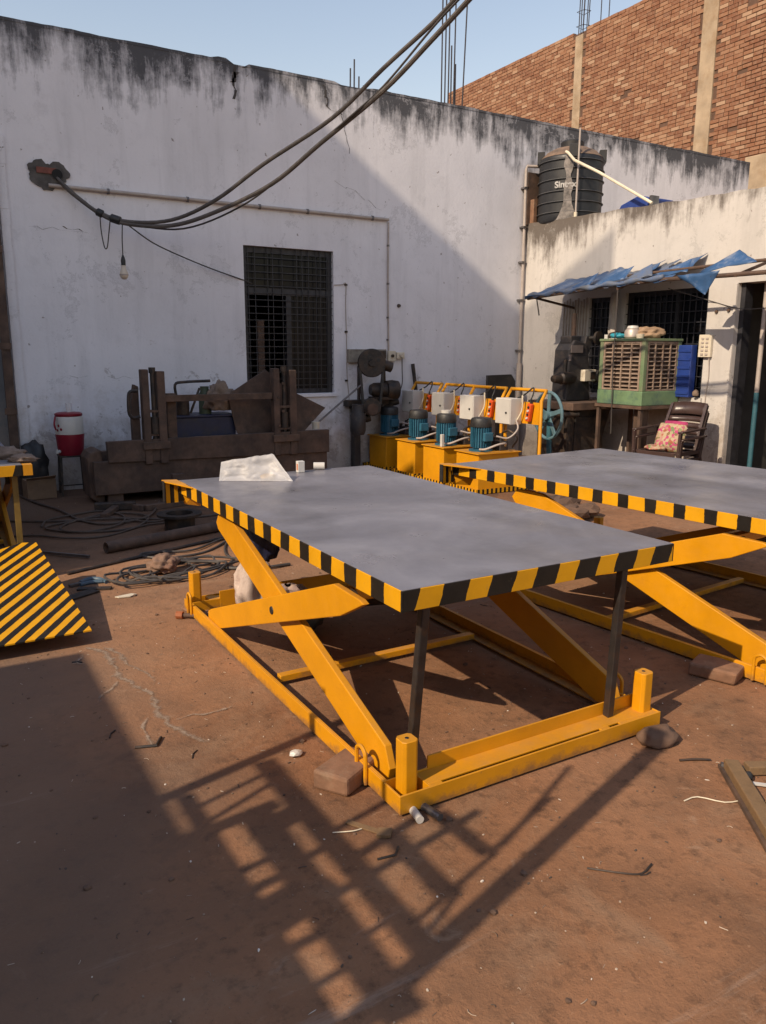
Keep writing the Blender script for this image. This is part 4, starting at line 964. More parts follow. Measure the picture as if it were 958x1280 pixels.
def upright(x, wd):
    for dx, ww in ((0,.075),(wd-.085,.085)):
        b = MB(); b.box(x+dx,8.42,.40,x+dx+ww,8.53,1.40-(.02 if dx else 0)); b.build('upright', m_rust, t, bevel=.008)
    b = MB(); b.cyl((x+wd*.5,8.46,.62),(x+wd*.5,8.46,1.36),.024); b.cyl((x+wd*.5,8.46,.72),(x+wd*.5,8.46,.90),.045); b.build('screw', m_dark, t, smooth=True)
    b = MB(); b.box(x+.076,8.43,.95,x+wd-.087,8.50,.975); b.box(x+.076,8.43,.70,x+wd-.087,8.50,.72); b.build('tie', m_rust2, t)
    b = MB(); b.cyl((x+wd*.5,8.46,1.36),(x+wd*.5,8.46,1.42),.035); b.build('screw_head', m_dark, t)
    b = MB(); b.box(x-.02,8.40,.56,x+wd+.02,8.419,.64); b.build('clamp', m_rust2, t, bevel=.004)
upright(2.02, .245); upright(3.50, .285)
a = MB(); a.box(2.27,8.45,1.055,3.495,8.50,1.125); a.build('cross_bar', m_rust2, t, bevel=.004)
a = MB(); a.box(2.30,8.52,.60,2.40,8.60,1.14); a.build('timber_packing', m_rust2, t, bevel=.006)
a = MB(); a.prism([(1.93,8.54,.58),(2.01,8.54,.58),(2.01,8.54,1.22),(1.97,8.54,1.24),(1.93,8.54,1.05)], (0,.1,0)); a.build('side_cheek', m_rust, t)
a = MB(); a.tube([(1.98,8.45,1.18),(1.90,8.44,1.17),(1.88,8.44,1.10),(1.88,8.44,.95),(1.92,8.44,.90),(1.99,8.45,.91)], .018, 8, smooth=4); a.build('handle', m_dark, t, smooth=True)
for k in range(4):
    a = MB(); a.lathe((3.56+.05*(k % 2),8.419,.75+.16*k), [(0,0),(.018,0),(.016,.012),(0,.012)], 8, (0,-1,0)); a.build('bolt', m_rust2, t)
t = thing('steel_plate', 'dark slanting steel plate cut to a point, leaning behind the press under the window', 'plate', (3.6, 8.8, 0))
a = MB(); a.prism([(3.02,8.62,1.10),(3.52,8.70,1.38),(3.78,8.72,1.16),(4.30,8.72,.91),(3.98,8.66,.64),(3.70,8.62,.50),(3.20,8.60,.50),(3.10,8.60,.70)], (0,.012,.004)); a.build('plate', m_rust, t)
t = thing('blue_cabinet', 'dark navy steel box behind the cross bar of the press', 'cabinet', (2.75, 8.85, 0))
a = MB(); a.box(2.42,8.66,.2,3.12,9.1,.86); a.build('body', m_navy, t, bevel=.01)
a = MB(); a.box(2.40,8.64,.861,3.14,9.12,.882); a.build('lid', m_navy, t, bevel=.005)
t = thing('welding_set', 'small dark machine with a bent handle on top of the navy box', 'machine', (2.55, 8.8, .89))
a = MB(); a.lathe((2.55,8.80,.883), [(0,0),(.075,0),(.075,.16),(.05,.19),(0,.19)], 16); a.build('body', m_dark, t, smooth=True)
a = MB(); a.tube([(2.48,8.75,1.05),(2.46,8.74,1.22),(2.56,8.74,1.25),(2.86,8.74,1.26)], .016, 8, smooth=4); a.build('handle', m_dark, t, smooth=True)
a = MB(); a.bar((2.62,8.74,.90),(2.74,8.76,1.18),.02,.02); a.build('lever', m_dark, t)
o = MB(); o.lathe((2.83,8.86,.883), [(0,0),(.07,0),(.07,.22),(.05,.25),(.05,.31),(.0,.31)], 18)
tag(o.build('oil_can', M('dull_green_paint', (.05,.065,.035), .6), smooth=True), 'dull green can on the navy box beside the sacking', 'can')
o = MB(); o.lump((2.98,8.78,1.03), (.15,.14,.19), 31, .5, 2.6, 4)
tag(o.build('sacking', m_rag, smooth=2), 'brown sacking draped over the navy box behind the cross bar', 'cloth')
o = MB(); o.lathe((4.12,8.62,.67), [(0,0),(.045,0),(.045,.06),(.05,.062),(.05,.085),(0,.085)], 16)
tag(o.build('white_jar', m_cream, smooth=True), 'small white jar standing on the right end of the press', 'cap')
t = thing('leaning_rod', 'thin grey rod leaning from the right end of the press up to the wall machine', 'rod', (4.2, 8.7, .7))
a = MB(); a.tube([(4.14,8.72,.69),(4.95,9.0,1.16)], .012, 7); a.build('rod', m_steel, t, smooth=True)

# ------------------------------------------------------------------ water jug on its stand
t = thing('jug_stand', 'thin dark four legged iron stand under the red and white water jug', 'stand', (1.41, 9.3, 0))
for x_, y_ in ((1.27,9.18),(1.55,9.18),(1.28,9.43),(1.54,9.43)):
    a = MB(); a.bar((x_,y_,0),(x_+(1.41-x_)*.1,y_+(9.3-y_)*.1,.44),.022); a.build('leg', m_dark, t)
for p, q in (((1.27,9.18,.12),(1.55,9.18,.12)),((1.55,9.18,.12),(1.54,9.43,.12)),((1.28,9.43,.12),(1.27,9.18,.12))):
    a = MB(); a.bar(p, q, .014); a.build('rail', m_dark, t)
a = MB(); a.box(1.275,9.17,.43,1.545,9.44,.446); a.build('shelf', m_dark, t)
t = thing('water_jug', 'round insulated water jug, white above and dark red below, on an iron stand', 'water jug', (1.41, 9.3, .447))
a = MB(); a.lathe((1.41,9.3,.448), [(0,0),(.128,0),(.134,.012),(.152,.225),(.152,.232),(0,.232)], 30); a.build('lower_body', m_red, t, smooth=True)
a = MB(); a.lathe((1.41,9.3,.681), [(.149,0),(.150,.01),(.150,.17),(.140,.195),(0,.196)], 30); ub = a.build('upper_body', m_white, t, smooth=True)
a = MB(); a.lathe((1.41,9.3,.878), [(0,0),(.142,0),(.146,.01),(.146,.028),(.12,.04),(0,.042)], 30); a.build('lid', m_red, t, smooth=True)
a = MB(); a.cyl((1.275,9.19,.50),(1.24,9.15,.495),.018); a.box(1.235,9.135,.485,1.252,9.155,.53); a.build('tap', m_white, t, smooth=True)
a = MB(); a.tube([(1.26,9.22,.88),(1.24,9.18,.80),(1.255,9.2,.74)], .010, 7, smooth=3); a.build('handle', m_red, t, smooth=True)
for k, (q, h) in enumerate(((3.75,.78),(3.95,.74),(3.62,.73))):
    d = V((math.cos(q), math.sin(q), 0)); a = MB(); a.lathe(V((1.41,9.3,h))+d*.1503, [(0,0),(.016,0),(.014,.0015),(0,.0015)], 9, d); a.build('printed_spot', m_red, ub)
o = MB(); o.lathe((1.42,9.30,.921), [(.0,0),(.032,0),(.038,.10),(.035,.10),(.030,.006),(0,.006)], 18)
gg = NT('drinking_glass'); gg.base((.75,.75,.76), .1); gg.b.inputs['Alpha'].default_value = .45
tag(o.build('drinking_glass', gg.m, smooth=True), 'small clear drinking glass standing on the lid of the water jug', 'glass')
t = thing('cardboard_box', 'small brown cardboard box on the floor by the left end of the wall', 'box', (1.04, 9.2, 0))
a = MB(); a.obox((1.04,9.20,.11), (.15,.11,.105), Matrix.Rotation(.12,3,'Z')); a.build('carton', m_card, t, bevel=.004)
a = MB(); a.prism([(.90,9.08,.218),(1.19,9.11,.218),(1.20,9.05,.26),(.90,9.02,.25)], (0,.004,.003)); a.build('flap', m_card, t)
o = MB(); o.lump((1.02,9.38,.30), (.14,.11,.30), 41, .35, 2.2, 3)
tag(o.build('dark_sack', m_black, smooth=2), 'tall dark sack slumped against the wall behind the cardboard box', 'sack')

# ------------------------------------------------------------------ tarpaulin awning
t = thing('tarpaulin_awning', 'ragged blue tarpaulin awning on rusty poles over the window', 'awning', (7.7, 7, 2.4))
a = MB(); a.tube([(7.38,8.62,2.315),(7.38,8.0,2.345),(7.39,7.1,2.385),(7.39,6.3,2.40),(7.40,5.5,2.385),(7.40,4.3,2.38)], .024, 9, smooth=3); a.build('front_pole', m_rust, t, smooth=True)
a = MB(); a.tube([(7.55,7.0,2.50),(7.56,6.0,2.515),(7.56,4.3,2.525)], .018, 8); a.build('back_pole', m_rust2, t, smooth=True)
for y_ in (8.45, 7.0, 5.4):
    a = MB(); a.bar((7.38,y_,2.31+.02*(8.45-y_)),(XF-.002,y_,2.20 if y_ > 8 else 2.60),.028,.028); a.build('bracket', m_rust, t)
rr = random.Random(21)
def sheet(y0, y1, x0, x1, z0, z1, mat, seed, front_drop=0.0, lift=0.0, nm='tarp_strip', ragged=.0):
    def f(u, v):
        y = y0+(y1-y0)*u; x = x0+(x1-x0)*v
        n_ = mnoise.noise(V((u*4+seed, v*3, seed*.7)))
        z = z0+(z1-z0)*v - .03*math.sin(PI*v) + n_*.045 + lift*u*v
        if v < .01: z -= front_drop*(0.5+.5*math.sin(u*9+seed))
        return (x + n_*.03, y + ragged*mnoise.noise(V((v*5, seed, 3)))*(1 if u in (0,1) else .4), z)
    b = MB(); b.grid(f, 10, 8); b.build(nm, mat, t, smooth=2, solid=.004)
segs = [(8.62,8.05,m_tarp,.0),(8.20,7.65,m_tarp2,.05),(8.05,7.50,m_tarp,.07),(7.60,7.08,m_tarp2,.02),(7.30,6.86,m_tarp,.10),(6.98,6.66,m_tarp2,.08),(6.80,6.28,m_tarp,.09)]
for k, (a0, a1, mt, lf) in enumerate(segs):
    zf = 2.345+.012*k if k < 5 else 2.41
    sheet(a0, a1, 7.35+.004*k, XF-.03, zf, 2.60+.004*k, mt, k*2.3, .02, lf, ragged=.12)
# corner hanging down, corner standing up, loose edge tufts
def tri(p, q, r, mat, seed):
    p, q, r = V(p), V(q), V(r)
    def f(u, v):
        b_ = p*(1-u)+q*u; o = b_*(1-v)+r*v; n_ = mnoise.noise(V((u*3+seed, v*3, seed)))*.03*(1-v)
        return o+V((n_, n_*.4, n_))
    b = MB(); b.grid(f, 6, 6); b.build('tarp_flap', mat, t, smooth=2, solid=.004)
tri((7.36,6.12,2.43),(7.37,5.58,2.44),(7.37,5.74,2.20), m_tarp, 1)
tri((7.40,5.86,2.44),(7.46,5.22,2.50),(7.62,5.55,2.66), m_tarp, 2)
tri((7.36,8.66,2.30),(7.40,8.25,2.36),(7.30,8.60,2.34), m_tarp, 3)
tri((7.42,6.95,2.44),(7.46,6.55,2.46),(7.62,6.70,2.62), m_tarp2, 4)
tri((7.44,7.45,2.42),(7.5,7.02,2.46),(7.70,7.05,2.63), m_tarp, 5)
tri((7.5,6.62,2.46),(7.5,6.10,2.47),(7.72,6.22,2.64), m_tarp, 6)
tri((7.5,8.0,2.40),(7.5,7.6,2.42),(7.72,7.65,2.60), m_tarp, 7)
a = MB(); a.tube([(7.37+.012*math.sin(k*2.1), 8.6-.12*k, 2.345+.0042*k+.012*math.sin(k*1.7)) for k in range(20)], lambda q: .026+.012*math.sin(q*41), 9, smooth=3); a.build('rolled_hem', m_tarp2, t, smooth=2)
a = MB(); a.bar((7.38,8.44,2.30),(7.40,8.40,2.08),.014); a.build('tie_string', m_cable, t)
a = MB(); a.tube([(7.39,7.0,2.37),(7.37,6.98,2.0),(7.36,6.97,1.4),(7.38,6.96,.6)], .007, 6); a.build('hanging_cord', m_cable, t)

# ------------------------------------------------------------------ desert air cooler outside the window
t = thing('air_cooler', 'boxy green metal desert air cooler with rusty louvred sides outside the window', 'air cooler', (7.72, 6.9, .95))
cx0, cx1, cy0, cy1, cz0, cz1 = 7.40, 8.04, 6.53, 7.24, .965, 1.755
post = .055
for x_, y_ in ((cx0,cy0),(cx1-post,cy0),(cx0,cy1-post),(cx1-post,cy1-post)):
    a = MB(); a.box(x_,y_,cz0+.17,x_+post,y_+post,cz1-.03); a.build('corner_post', m_green, t, bevel=.006)
a = MB(); a.box(cx0-.004,cy0-.004,cz0,cx1+.004,cy1+.004,cz0+.17); a.build('water_tray', M('tray_green', (.13,.21,.11), .55, 0, .2, 5, dirt=(.03,.065,.08), amt=.42, dscale=4), t, bevel=.008)
a = MB(); a.box(cx0-.01,cy0-.01,cz1-.03,cx1+.01,cy1+.01,cz1); a.build('top_cover', m_green, t, bevel=.006)
a = MB(); a.box(cx0+.03,cy0+.03,cz0+.17,cx1-.03,cy1-.03,cz1-.03); a.build('dark_interior', M('cooling_pad', (.045,.028,.02), .95, 0, .4, 22, bump=.8, bscale=50), t)
m_lou = M('rusty_louvre', (.32,.24,.185), .7, .05, .25, 9, dirt=(.10,.055,.032), amt=.45)
for side in (0, 1):
    pn = MB()
    if side == 0: L0, L1 = cy0+post+.004, cy1-post-.004; P = lambda u, d, z: (cx0+d, u, z)
    else: L0, L1 = cx0+post+.004, cx1-post-.004; P = lambda u, d, z: (u, cy0+d, z)
    z0, z1 = cz0+.175, cz1-.035
    def bx(mb, u0, u1, d0, d1, a_, b_):
        p, q = P(u0, d0, a_), P(u1, d1, b_)
        mb.box(min(p[0],q[0]),min(p[1],q[1]),a_,max(p[0],q[0]),max(p[1],q[1]),b_)
    bx(pn, L0, L0+.025, .004, .022, z0, z1); bx(pn, L1-.025, L1, .004, .022, z0, z1); bx(pn, L0+.025, L1-.025, .005, .021, z1-.025, z1); bx(pn, L0+.025, L1-.025, .005, .021, z0, z0+.02)
    panel = pn.build('louvre_panel', m_lou, t)
    for k in range(1, 4):
        u = L0+(L1-L0)*k/4; b = MB(); bx(b, u-.008, u+.008, .001, .024, z0+.02, z1-.025); b.build('louvre_upright', m_lou, panel)
    f = None; n_ = 11
    for k in range(n_):
        zq = z0+.045+(z1-z0-.085)*k/(n_-1)
        if f is None:
            b = MB()
            p0, p1 = P(L0+.02, .004, zq), P(L1-.02, .004, zq); q0, q1 = P(L0+.02, .030, zq+.012), P(L1-.02, .030, zq+.012)
            b.prism([p0, p1, q1, q0], (0,0,.004)); f = b.build('louvre_slat', m_lou, panel); zf = zq
        else: dup_piece(f, (0,0,zq-zf), parent=panel)
t = thing('cooler_stand', 'rusty angle iron stand holding up the green air cooler', 'stand', (7.72, 6.9, 0))
a = MB(); a.box(cx0-.02,cy0-.02,cz0-.04,cx1,cy1+.02,cz0-.002); a.build('platform', m_rust2, t)
for x_, y_ in ((cx0,cy0),(cx0,cy1-.04),(cx1-.06,cy0),(cx1-.06,cy1-.04)):
    a = MB(); a.box(x_,y_,0,x_+.04,y_+.04,cz0-.041); a.build('leg', m_rust, t)
a = MB(); a.box(7.50,6.60,0,7.62,6.72,.92); a.build('inner_column', m_rust2, t)
TOPZ = cz1+.002
o = MB(); o.lump((7.72,6.78,TOPZ+.055), (.20,.14,.085), 51, .35, 2.4, 4)
tag(o.build('jute_sack', M('jute', (.30,.20,.13), .9, 0, .25, 10, bump=.6), smooth=2), 'brown folded jute sack on top of the green air cooler', 'sack')
t = thing('steel_pot', 'round white topped vessel upside down on the air cooler beside the jute sack', 'pot', (7.56, 6.80, TOPZ))
a = MB(); a.lathe((7.54,6.86,TOPZ), [(0,0),(.085,0),(.10,.02),(.095,.09),(.07,.12),(0,.125)], 22); a.build('body', M('dull_aluminium', (.42,.36,.32), .45, .4), t, smooth=True)
a = MB(); a.lathe((7.54,6.86,TOPZ+.12), [(0,0),(.072,.002),(.06,.03),(0,.036)], 22); a.build('lid', m_white, t, smooth=True)
o = MB(); o.lathe((7.45,6.66,TOPZ), [(0,0),(.04,0),(.05,.05),(.045,.05),(0,.045)], 16)
tag(o.build('cup', m_cream, smooth=True), 'small cream cup at the front corner of the air cooler top', 'cup')
o = MB(); o.lump((7.46,7.02,TOPZ+.03), (.07,.10,.04), 55, .3, 2.4, 3)
tag(o.build('turquoise_bag', M('turquoise_plastic', (.03,.25,.33), .4), smooth=2), 'turquoise plastic bag on the left part of the air cooler top', 'bag')
o = MB(); o.lump((7.55,7.10,TOPZ+.035), (.12,.11,.05), 57, .4, 2.4, 3)
tag(o.build('dark_cloth', m_dark, smooth=2), 'dark cloth bundle on the air cooler behind the turquoise bag', 'cloth')
o = MB(); o.lathe((7.44,7.18,TOPZ), [(0,0),(.03,0),(.03,.05),(0,.05)], 14)
tag(o.build('jar_lid', m_white, smooth=True), 'tiny white jar at the far left end of the air cooler top', 'jar')
t = thing('white_cloth', 'long pale cloth strip hanging from the lintel between the two windows', 'cloth', (8.05, 7.6, 2.3))
a = MB(); a.grid(lambda u, v: (7.99-.05*math.sin(v*2.6)+.012*math.sin(u*9), 7.53+.14*u-.05*v*v+.008*math.sin(v*11), 2.36-.72*v), 8, 16); a.build('fabric', M('pale_cloth', (.46,.41,.36), .9, 0, .15, 8), t, smooth=2, solid=.004)
t = thing('blue_crate', 'dark blue plastic crate standing on end in the window beside the air cooler', 'crate', (8.0, 6.45, 1.06))
a = MB(); a.box(7.985,6.34,1.062,8.088,6.53,1.68); a.build('crate', m_crate, t, bevel=.008)
for k in range(6):
    a = MB(); a.box(7.975,6.345,1.10+k*.1,7.984,6.525,1.13+k*.1); a.build('rib', m_crate, t)
o = MB(); o.lump((8.03,6.27,1.11), (.035,.035,.05), 61, .2, 2, 3)
tag(o.build('pale_lump', m_rag, smooth=2), 'small pale bundle on the window sill right of the blue crate', 'bundle')

# ------------------------------------------------------------------ stacked plastic chairs with a cushion
def chair():
    T = thing('plastic_chair', '', 'chair', (0,0,0), 0, 'stacked brown plastic chairs')
    def seatf(u, v):   # chair faces -x
        x, y = -.26+.50*u, -.24+.48*v
        return (x, y, .43 - .02*math.sin(PI*v) - .025*u + (.012*(.12-u)/.12 if u < .12 else 0)*-1.5)
    a = MB(); a.grid(seatf, 10, 10); a.build('seat', m_brown, T, smooth=2, solid=.014)
    a = MB(); a.prism([(-.265,-.235,.43),(-.265,.235,.43),(-.262,.22,.385),(-.262,-.22,.385)], (.012,0,0)); a.build('front_rail', m_brown, T, bevel=.003)
    def bk(t_): return V((.22+.20*t_+.04*t_*t_, 0, .40+.52*t_))
    for s in (-1, 1):
        a = MB(); pts = [bk(q)+V((0,s*(.225-.02*q),0)) for q in (0,.25,.5,.75,1)]
        for i in range(4): a.bar(pts[i], pts[i+1], .045, .03, up=(0,1,0))
        a.build('back_post', m_brown, T)
    for q, w_ in ((.12,.06),(.27,.05),(.41,.05),(.55,.05),(.69,.05),(.90,.13)):
        a = MB(); c = bk(q); n_ = 8
        def f(u, v, q=q, w_=w_):
            p = bk(q+(v-.5)*w_*2.0); y = -.21+.42*u; return (p.x + .045*(1-((u-.5)*2)**2), y, p.z + .012*(1-((u-.5)*2)**2)*(1 if q > .8 else .3))
        a.grid(f, 8, 2); a.build('back_slat', m_brown, T, smooth=2, solid=.010)
    for s in (-1, 1):
        y = s*.275
        a = MB(); a.prism([(-.27,y-.03,.645),(.30,y-.03,.66),(.30,y+.03,.66),(-.27,y+.03,.645)], (0,0,.022)); a.build('armrest', m_brown, T, bevel=.008)
        a = MB(); a.bar((-.25,y,.645),(-.255,y*.98,.43),.05,.028,up=(0,1,0)); a.bar((-.255,y*.98,.43),(-.285,y*1.06,0),.05,.03,up=(0,1,0)); a.build('leg', m_brown, T, bevel=.004)
        a = MB(); a.bar((.27,y*.96,.66),(.24,y*.92,.43),.05,.028,up=(0,1,0)); a.bar((.24,y*.92,.43),(.34,y*1.04,0),.05,.03,up=(0,1,0)); a.build('leg', m_brown, T, bevel=.004)
        a = MB(); a.box(-.24,min(y*.84,y*.95),.39,.24,max(y*.84,y*.95),.43); a.build('side_rail', m_brown, T)
    return T
c1 = chair(); c1.location = (7.27,5.98,0.0); c1.rotation_euler = (0,0,math.radians(12)); c1['label'] = 'lower brown plastic armchair of the stacked pair beside the doorway pillar'
c2 = copy_tree(c1); c2.location = (7.255,5.985,.085); c2['label'] = 'upper brown plastic armchair of the stacked pair, with the flowery cushion on it'
cm = NT('flowery_cushion_print'); vo = cm.n('ShaderNodeTexVoronoi'); vo.inputs['Scale'].default_value = 34; cm.l(cm.coord(), vo.inputs['Vector'])
hs = cm.n('ShaderNodeSeparateColor'); cm.l(vo.outputs['Color'], hs.inputs[0])
cm.base(cm.ramp(hs.outputs[0], [(0.0,(.36,.27,.17)),(.3,(.40,.31,.20)),(.45,(.30,.07,.04)),(.58,(.10,.16,.06)),(.7,(.38,.29,.18)),(.9,(.36,.05,.13))]), .85)
t = thing('cushion', 'flowery cushion with a bright pink top leaning on the upper brown armchair', 'cushion', (7.25, 5.95, .55))
R_ = Matrix.Rotation(math.radians(12),3,'Z') @ Matrix.Rotation(math.radians(24),3,'Y')
def cush(mb, c, h):
    n_ = 10
    for s in (-1, 1):
        def f(u, v):
            a_, b_ = u*2-1, v*2-1; k_ = (1-a_**4)*(1-b_**4); return V(c)+R_ @ V((s*h[0]*k_**.5 if k_ > 0 else 0, a_*h[1]*(1-.06*b_*b_), b_*h[2]*(1-.06*a_*a_)))
        mb.grid(f, n_, n_)
a = MB(); cush(a, (7.25,5.95,.66), (.075,.17,.17)); a.build('cover', cm.m, t, smooth=2)
a = MB(); cush(a, (7.325,5.95,.785), (.05,.14,.055)); a.build('pink_cover', M('pink_cloth', (.30,.025,.10), .8, 0, .3, 12), t, smooth=2)
o = MB(); o.lump((7.10,6.02,.54), (.10,.12,.035), 71, .4, 3, 3)
tag(o.build('scarf', cm.m, smooth=2), 'small flowery scarf bunched on the seat in front of the cushion', 'cloth')

# ------------------------------------------------------------------ water tank on the roof
t = thing('water_tank', 'black ribbed plastic water tank with white lettering on the flat roof', 'water tank', (8.51, 9.10, 3.43))
TC = V((8.51,9.10,3.43)); TR = .455
m_tank = M('tank_plastic', (.016,.017,.020), .5, 0, .3, 4, dirt=(.06,.05,.045), amt=.25, dscale=3)
prof = [(0,0),(TR*.97,0),(TR,.02)]
zs = [.12,.26,.40,.56,.70,.82]
for z_ in zs: prof += [(TR,z_-.012),(TR+.018,z_-.006),(TR+.018,z_+.006),(TR,z_+.012)]
m_rib = M('dusty_rib_edge', (.10,.10,.105), .6, 0, .3, 8)
for z_ in zs:
    a = MB(); a.ring(TC+V((0,0,z_)), TR+.0185, .0035, n=48, m=6); a.build('rib', m_rib, t, smooth=True)
prof += [(TR,.86),(TR*.98,.88),(TR*.8,.965),(TR*.55,1.02),(TR*.32,1.04),(0,1.045)]
a = MB(); a.lathe(TC, prof, 56); body = a.build('body', m_tank, t, smooth=True)
a = MB(); a.lathe(TC, [(TR*.985,.885),(TR*.80,.972),(TR*.55,1.028),(TR*.34,1.047)], 40, cap=False); a.build('dusty_shoulder', M('dust_on_tank', (.19,.125,.085), .8, 0, .25, 5, dirt=(.06,.05,.043), amt=.4), t, smooth=2)
a = MB(); a.lathe(TC, [(0,1.03),(.16,1.03),(.165,1.12),(.15,1.14),(0,1.145)], 26); a.build('lid', m_black, t, smooth=True)
for q in (0, PI/2, PI, 1.5*PI):
    q += math.atan2(-TC.y, -TC.x)+.05; d = V((math.cos(q), math.sin(q), 0)); a = MB(); a.obox(TC+d*TR*.96+V((0,0,.92)), (.05,.06,.085), Matrix.Rotation(q,3,'Z')); a.build('lifting_lug', m_black, t, bevel=.006)
# white run of lime and the lettering, both on the curved wall
va = math.atan2(-TC.y, -TC.x)
def on_tank(u, z, r=.0025): q = va+u/TR; return TC+V((math.cos(q)*(TR+r), math.sin(q)*(TR+r), z))
rr = random.Random(8)
def wdt(z): return .05+.03*mnoise.noise(V((z*6,1,2)))+(.10*max(0,(.22-z)/.22))
a = MB(); a.grid(lambda u, v: on_tank(-.03+(u-.5)*2*wdt(.86*(1-v))+.015*mnoise.noise(V((v*9,3,0))), .005+.86*(1-v), .0195), 4, 30)
lime = NT('lime_run'); lime.base(lime.ramp(lime.noise(9, 7, .7), [(.35, (.08,.072,.068)), (.6, (.25,.225,.21))]), .8); a.build('lime_run', lime.m, t, smooth=2)
def text_mesh(body_, size):
    cu = bpy.data.curves.new('lettering', 'FONT'); cu.body = body_; cu.size = size; cu.align_x = 'CENTER'; cu.align_y = 'CENTER'; cu.extrude = 0; cu.offset = .004
    ob = bpy.data.objects.new('lettering', cu); COL.objects.link(ob); dg = bpy.context.evaluated_depsgraph_get(); dg.update()
    me = bpy.data.meshes.new_from_object(ob.evaluated_get(dg)); bpy.data.objects.remove(ob); return me
me = text_mesh('Sintex', .118)
for v in me.vertices:
    p = on_tank(v.co.x+(-.07), .475+v.co.y, .021); v.co = p-TC
me.materials.append(M('faded_lettering', (.36,.35,.34), .6, 0, .3, 20)); lo = bpy.data.objects.new('lettering', me); COL.objects.link(lo); lo.parent = t
t = thing('filler_pipe', 'long cream pipe slanting down from the tank lid across the flat roof', 'pipe', (8.3, 8.3, 4.3))
hv = on_tank(0, 1.05, .05)
a = MB(); a.tube([(8.12,8.80,4.33),(8.085,8.72,4.295),(8.13,8.64,4.19),(8.16,8.2,3.96),(8.228,7.31,3.44)], .019, 9); a.build('pipe', m_ivory, t, smooth=True)
t = thing('tank_riser', 'thin upright pipe in front of the black water tank', 'pipe', (8.2, 8.75, 3.4))
a = MB(); a.tube([(8.22,8.66,3.42),(8.23,8.66,4.62)], .013, 8); a.build('pipe', m_pipe, t, smooth=True)
a = MB(); a.cyl((8.22,8.66,3.402),(8.22,8.66,3.52),.024); a.build('socket', m_ivory, t, smooth=True)
t = thing('roof_tub', 'blue plastic tub lying on the flat roof beyond the slanting pipe', 'tub', (8.6, 7.75, 3.4))
a = MB(); a.prism([(8.35,8.02,3.42),(8.35,7.50,3.42),(8.35,7.48,3.55),(8.35,7.66,3.60),(8.35,7.95,3.52)], (.5,0,0)); a.build('tub', m_crate, t, bevel=.02)
a = MB(); a.box(8.36,7.44,3.405,8.5,7.476,3.57); a.build('rim_board', m_steel, t)
o = MB(); o.box(8.11,9.42,3.42,8.17,9.5,3.80); tag(o.build('loose_brick', m_brickm), 'reddish brick standing on the roof at the foot of the water tank', 'brick')
t = thing('grey_sheet', 'weathered grey board standing behind the left side of the water tank', 'board', (8.2, 9.5, 3.4))
a = MB(); a.box(8.05,9.50,3.45,8.30,9.53,4.18); a.build('board', m_rust2, t)

# ------------------------------------------------------------------ overhead cables and the hanging bulb
t = thing('overhead_cable', 'upper of the two thick black cables sweeping across the white wall to the sky', 'cable', (2, 9.3, 3))
A = [(1.50,9.60,3.45),(1.60,9.53,3.33),(1.75,9.47,3.19),(1.91,9.40,3.072),(2.159,9.2,2.974),(2.559,8.9,2.984),(2.925,8.5,3.163),(3.317,8.1,3.49),(3.755,7.4,3.827),(3.991,6.8,4.152),(4.116,6.2,4.352),(4.08,5.8,4.406),(4.011,5.2,4.497),(3.7,3.5,4.9),(2.6,-1,6.0)]
a = MB(); a.tube(A, .020, 9, smooth=6); a.build('cable', m_over, t, smooth=True)
t = thing('overhead_cable', 'lower of the two thick black cables sweeping across the white wall to the sky', 'cable', (2, 9.3, 3))
B = [(1.52,9.61,3.43),(1.63,9.52,3.29),(1.92,9.39,3.055),(2.158,9.2,2.950),(2.556,8.9,2.926),(2.92,8.5,3.042),(3.359,8.0,3.283),(3.621,7.4,3.577),(3.933,6.7,3.927),(4.052,6.1,4.185),(4.079,5.6,4.338),(4.001,5.0,4.419),(3.6,3.3,4.85),(2.5,-1,5.9)]
a = MB(); a.tube(B, .022, 9, smooth=6); a.build('cable', m_over, t, smooth=True)
t = thing('overhead_wire', 'thin slack wire hanging between the two thick overhead cables', 'wire', (2, 9.3, 3))
C = [(2.168,9.25,2.948),(2.687,8.9,2.905),(3.155,8.4,3.10),(3.498,7.9,3.40),(3.73,7.1,3.72),(3.933,6.7,3.965),(4.05,6.1,4.271),(4.049,5.7,4.366),(4.007,5.1,4.458),(3.6,3.4,4.9),(2.55,-1,5.95)]
a = MB(); a.tube(C, .010, 7, smooth=6); a.build('wire', m_cable, t, smooth=True)
t = thing('service_pole', 'steel pole behind the camera that carries the overhead cables', 'pole', (2.55, -1.05, 0))
a = MB(); a.cyl((2.55,-1.1,0),(2.55,-1.1,6.3),.07,.05); a.build('pole', m_steel, t, smooth=True)
t = thing('cable_tie_wire', 'short loop of wire hanging from the bound cables near the wall hole', 'wire', (1.95, 9.4, 3.05))
a = MB(); a.tube([(1.909,9.4,3.055),(1.913,9.4,2.872),(1.937,9.4,2.713),(1.965,9.4,2.713),(1.985,9.38,2.84),(1.994,9.3,2.992)], .0065, 6, smooth=5); a.build('loop', m_cable, t, smooth=True)
a = MB(); a.lathe((1.91,9.40,3.07), [(.03,-.04),(.042,-.03),(.042,.03),(.03,.04)], 12, (.8,-.35,-.4)); a.build('binding', m_black, t, smooth=True)
a = MB(); a.lathe((2.05,9.29,3.00), [(.03,-.06),(.045,-.05),(.045,.05),(.03,.06)], 12, (.8,-.45,-.3)); a.build('binding', m_black, t, smooth=True)
t = thing('window_wire', 'thin wire running from the bound cables down to the barred window', 'wire', (2.2, 9.3, 2.9))
a = MB(); a.tube([(2.172,9.2,2.93),(2.45,9.33,2.79),(2.791,9.45,2.68),(3.2,9.53,2.56),(3.62,9.6,2.455),(3.75,9.64,2.42)], .0075, 6, smooth=4); a.build('wire', m_cable, t, smooth=True)
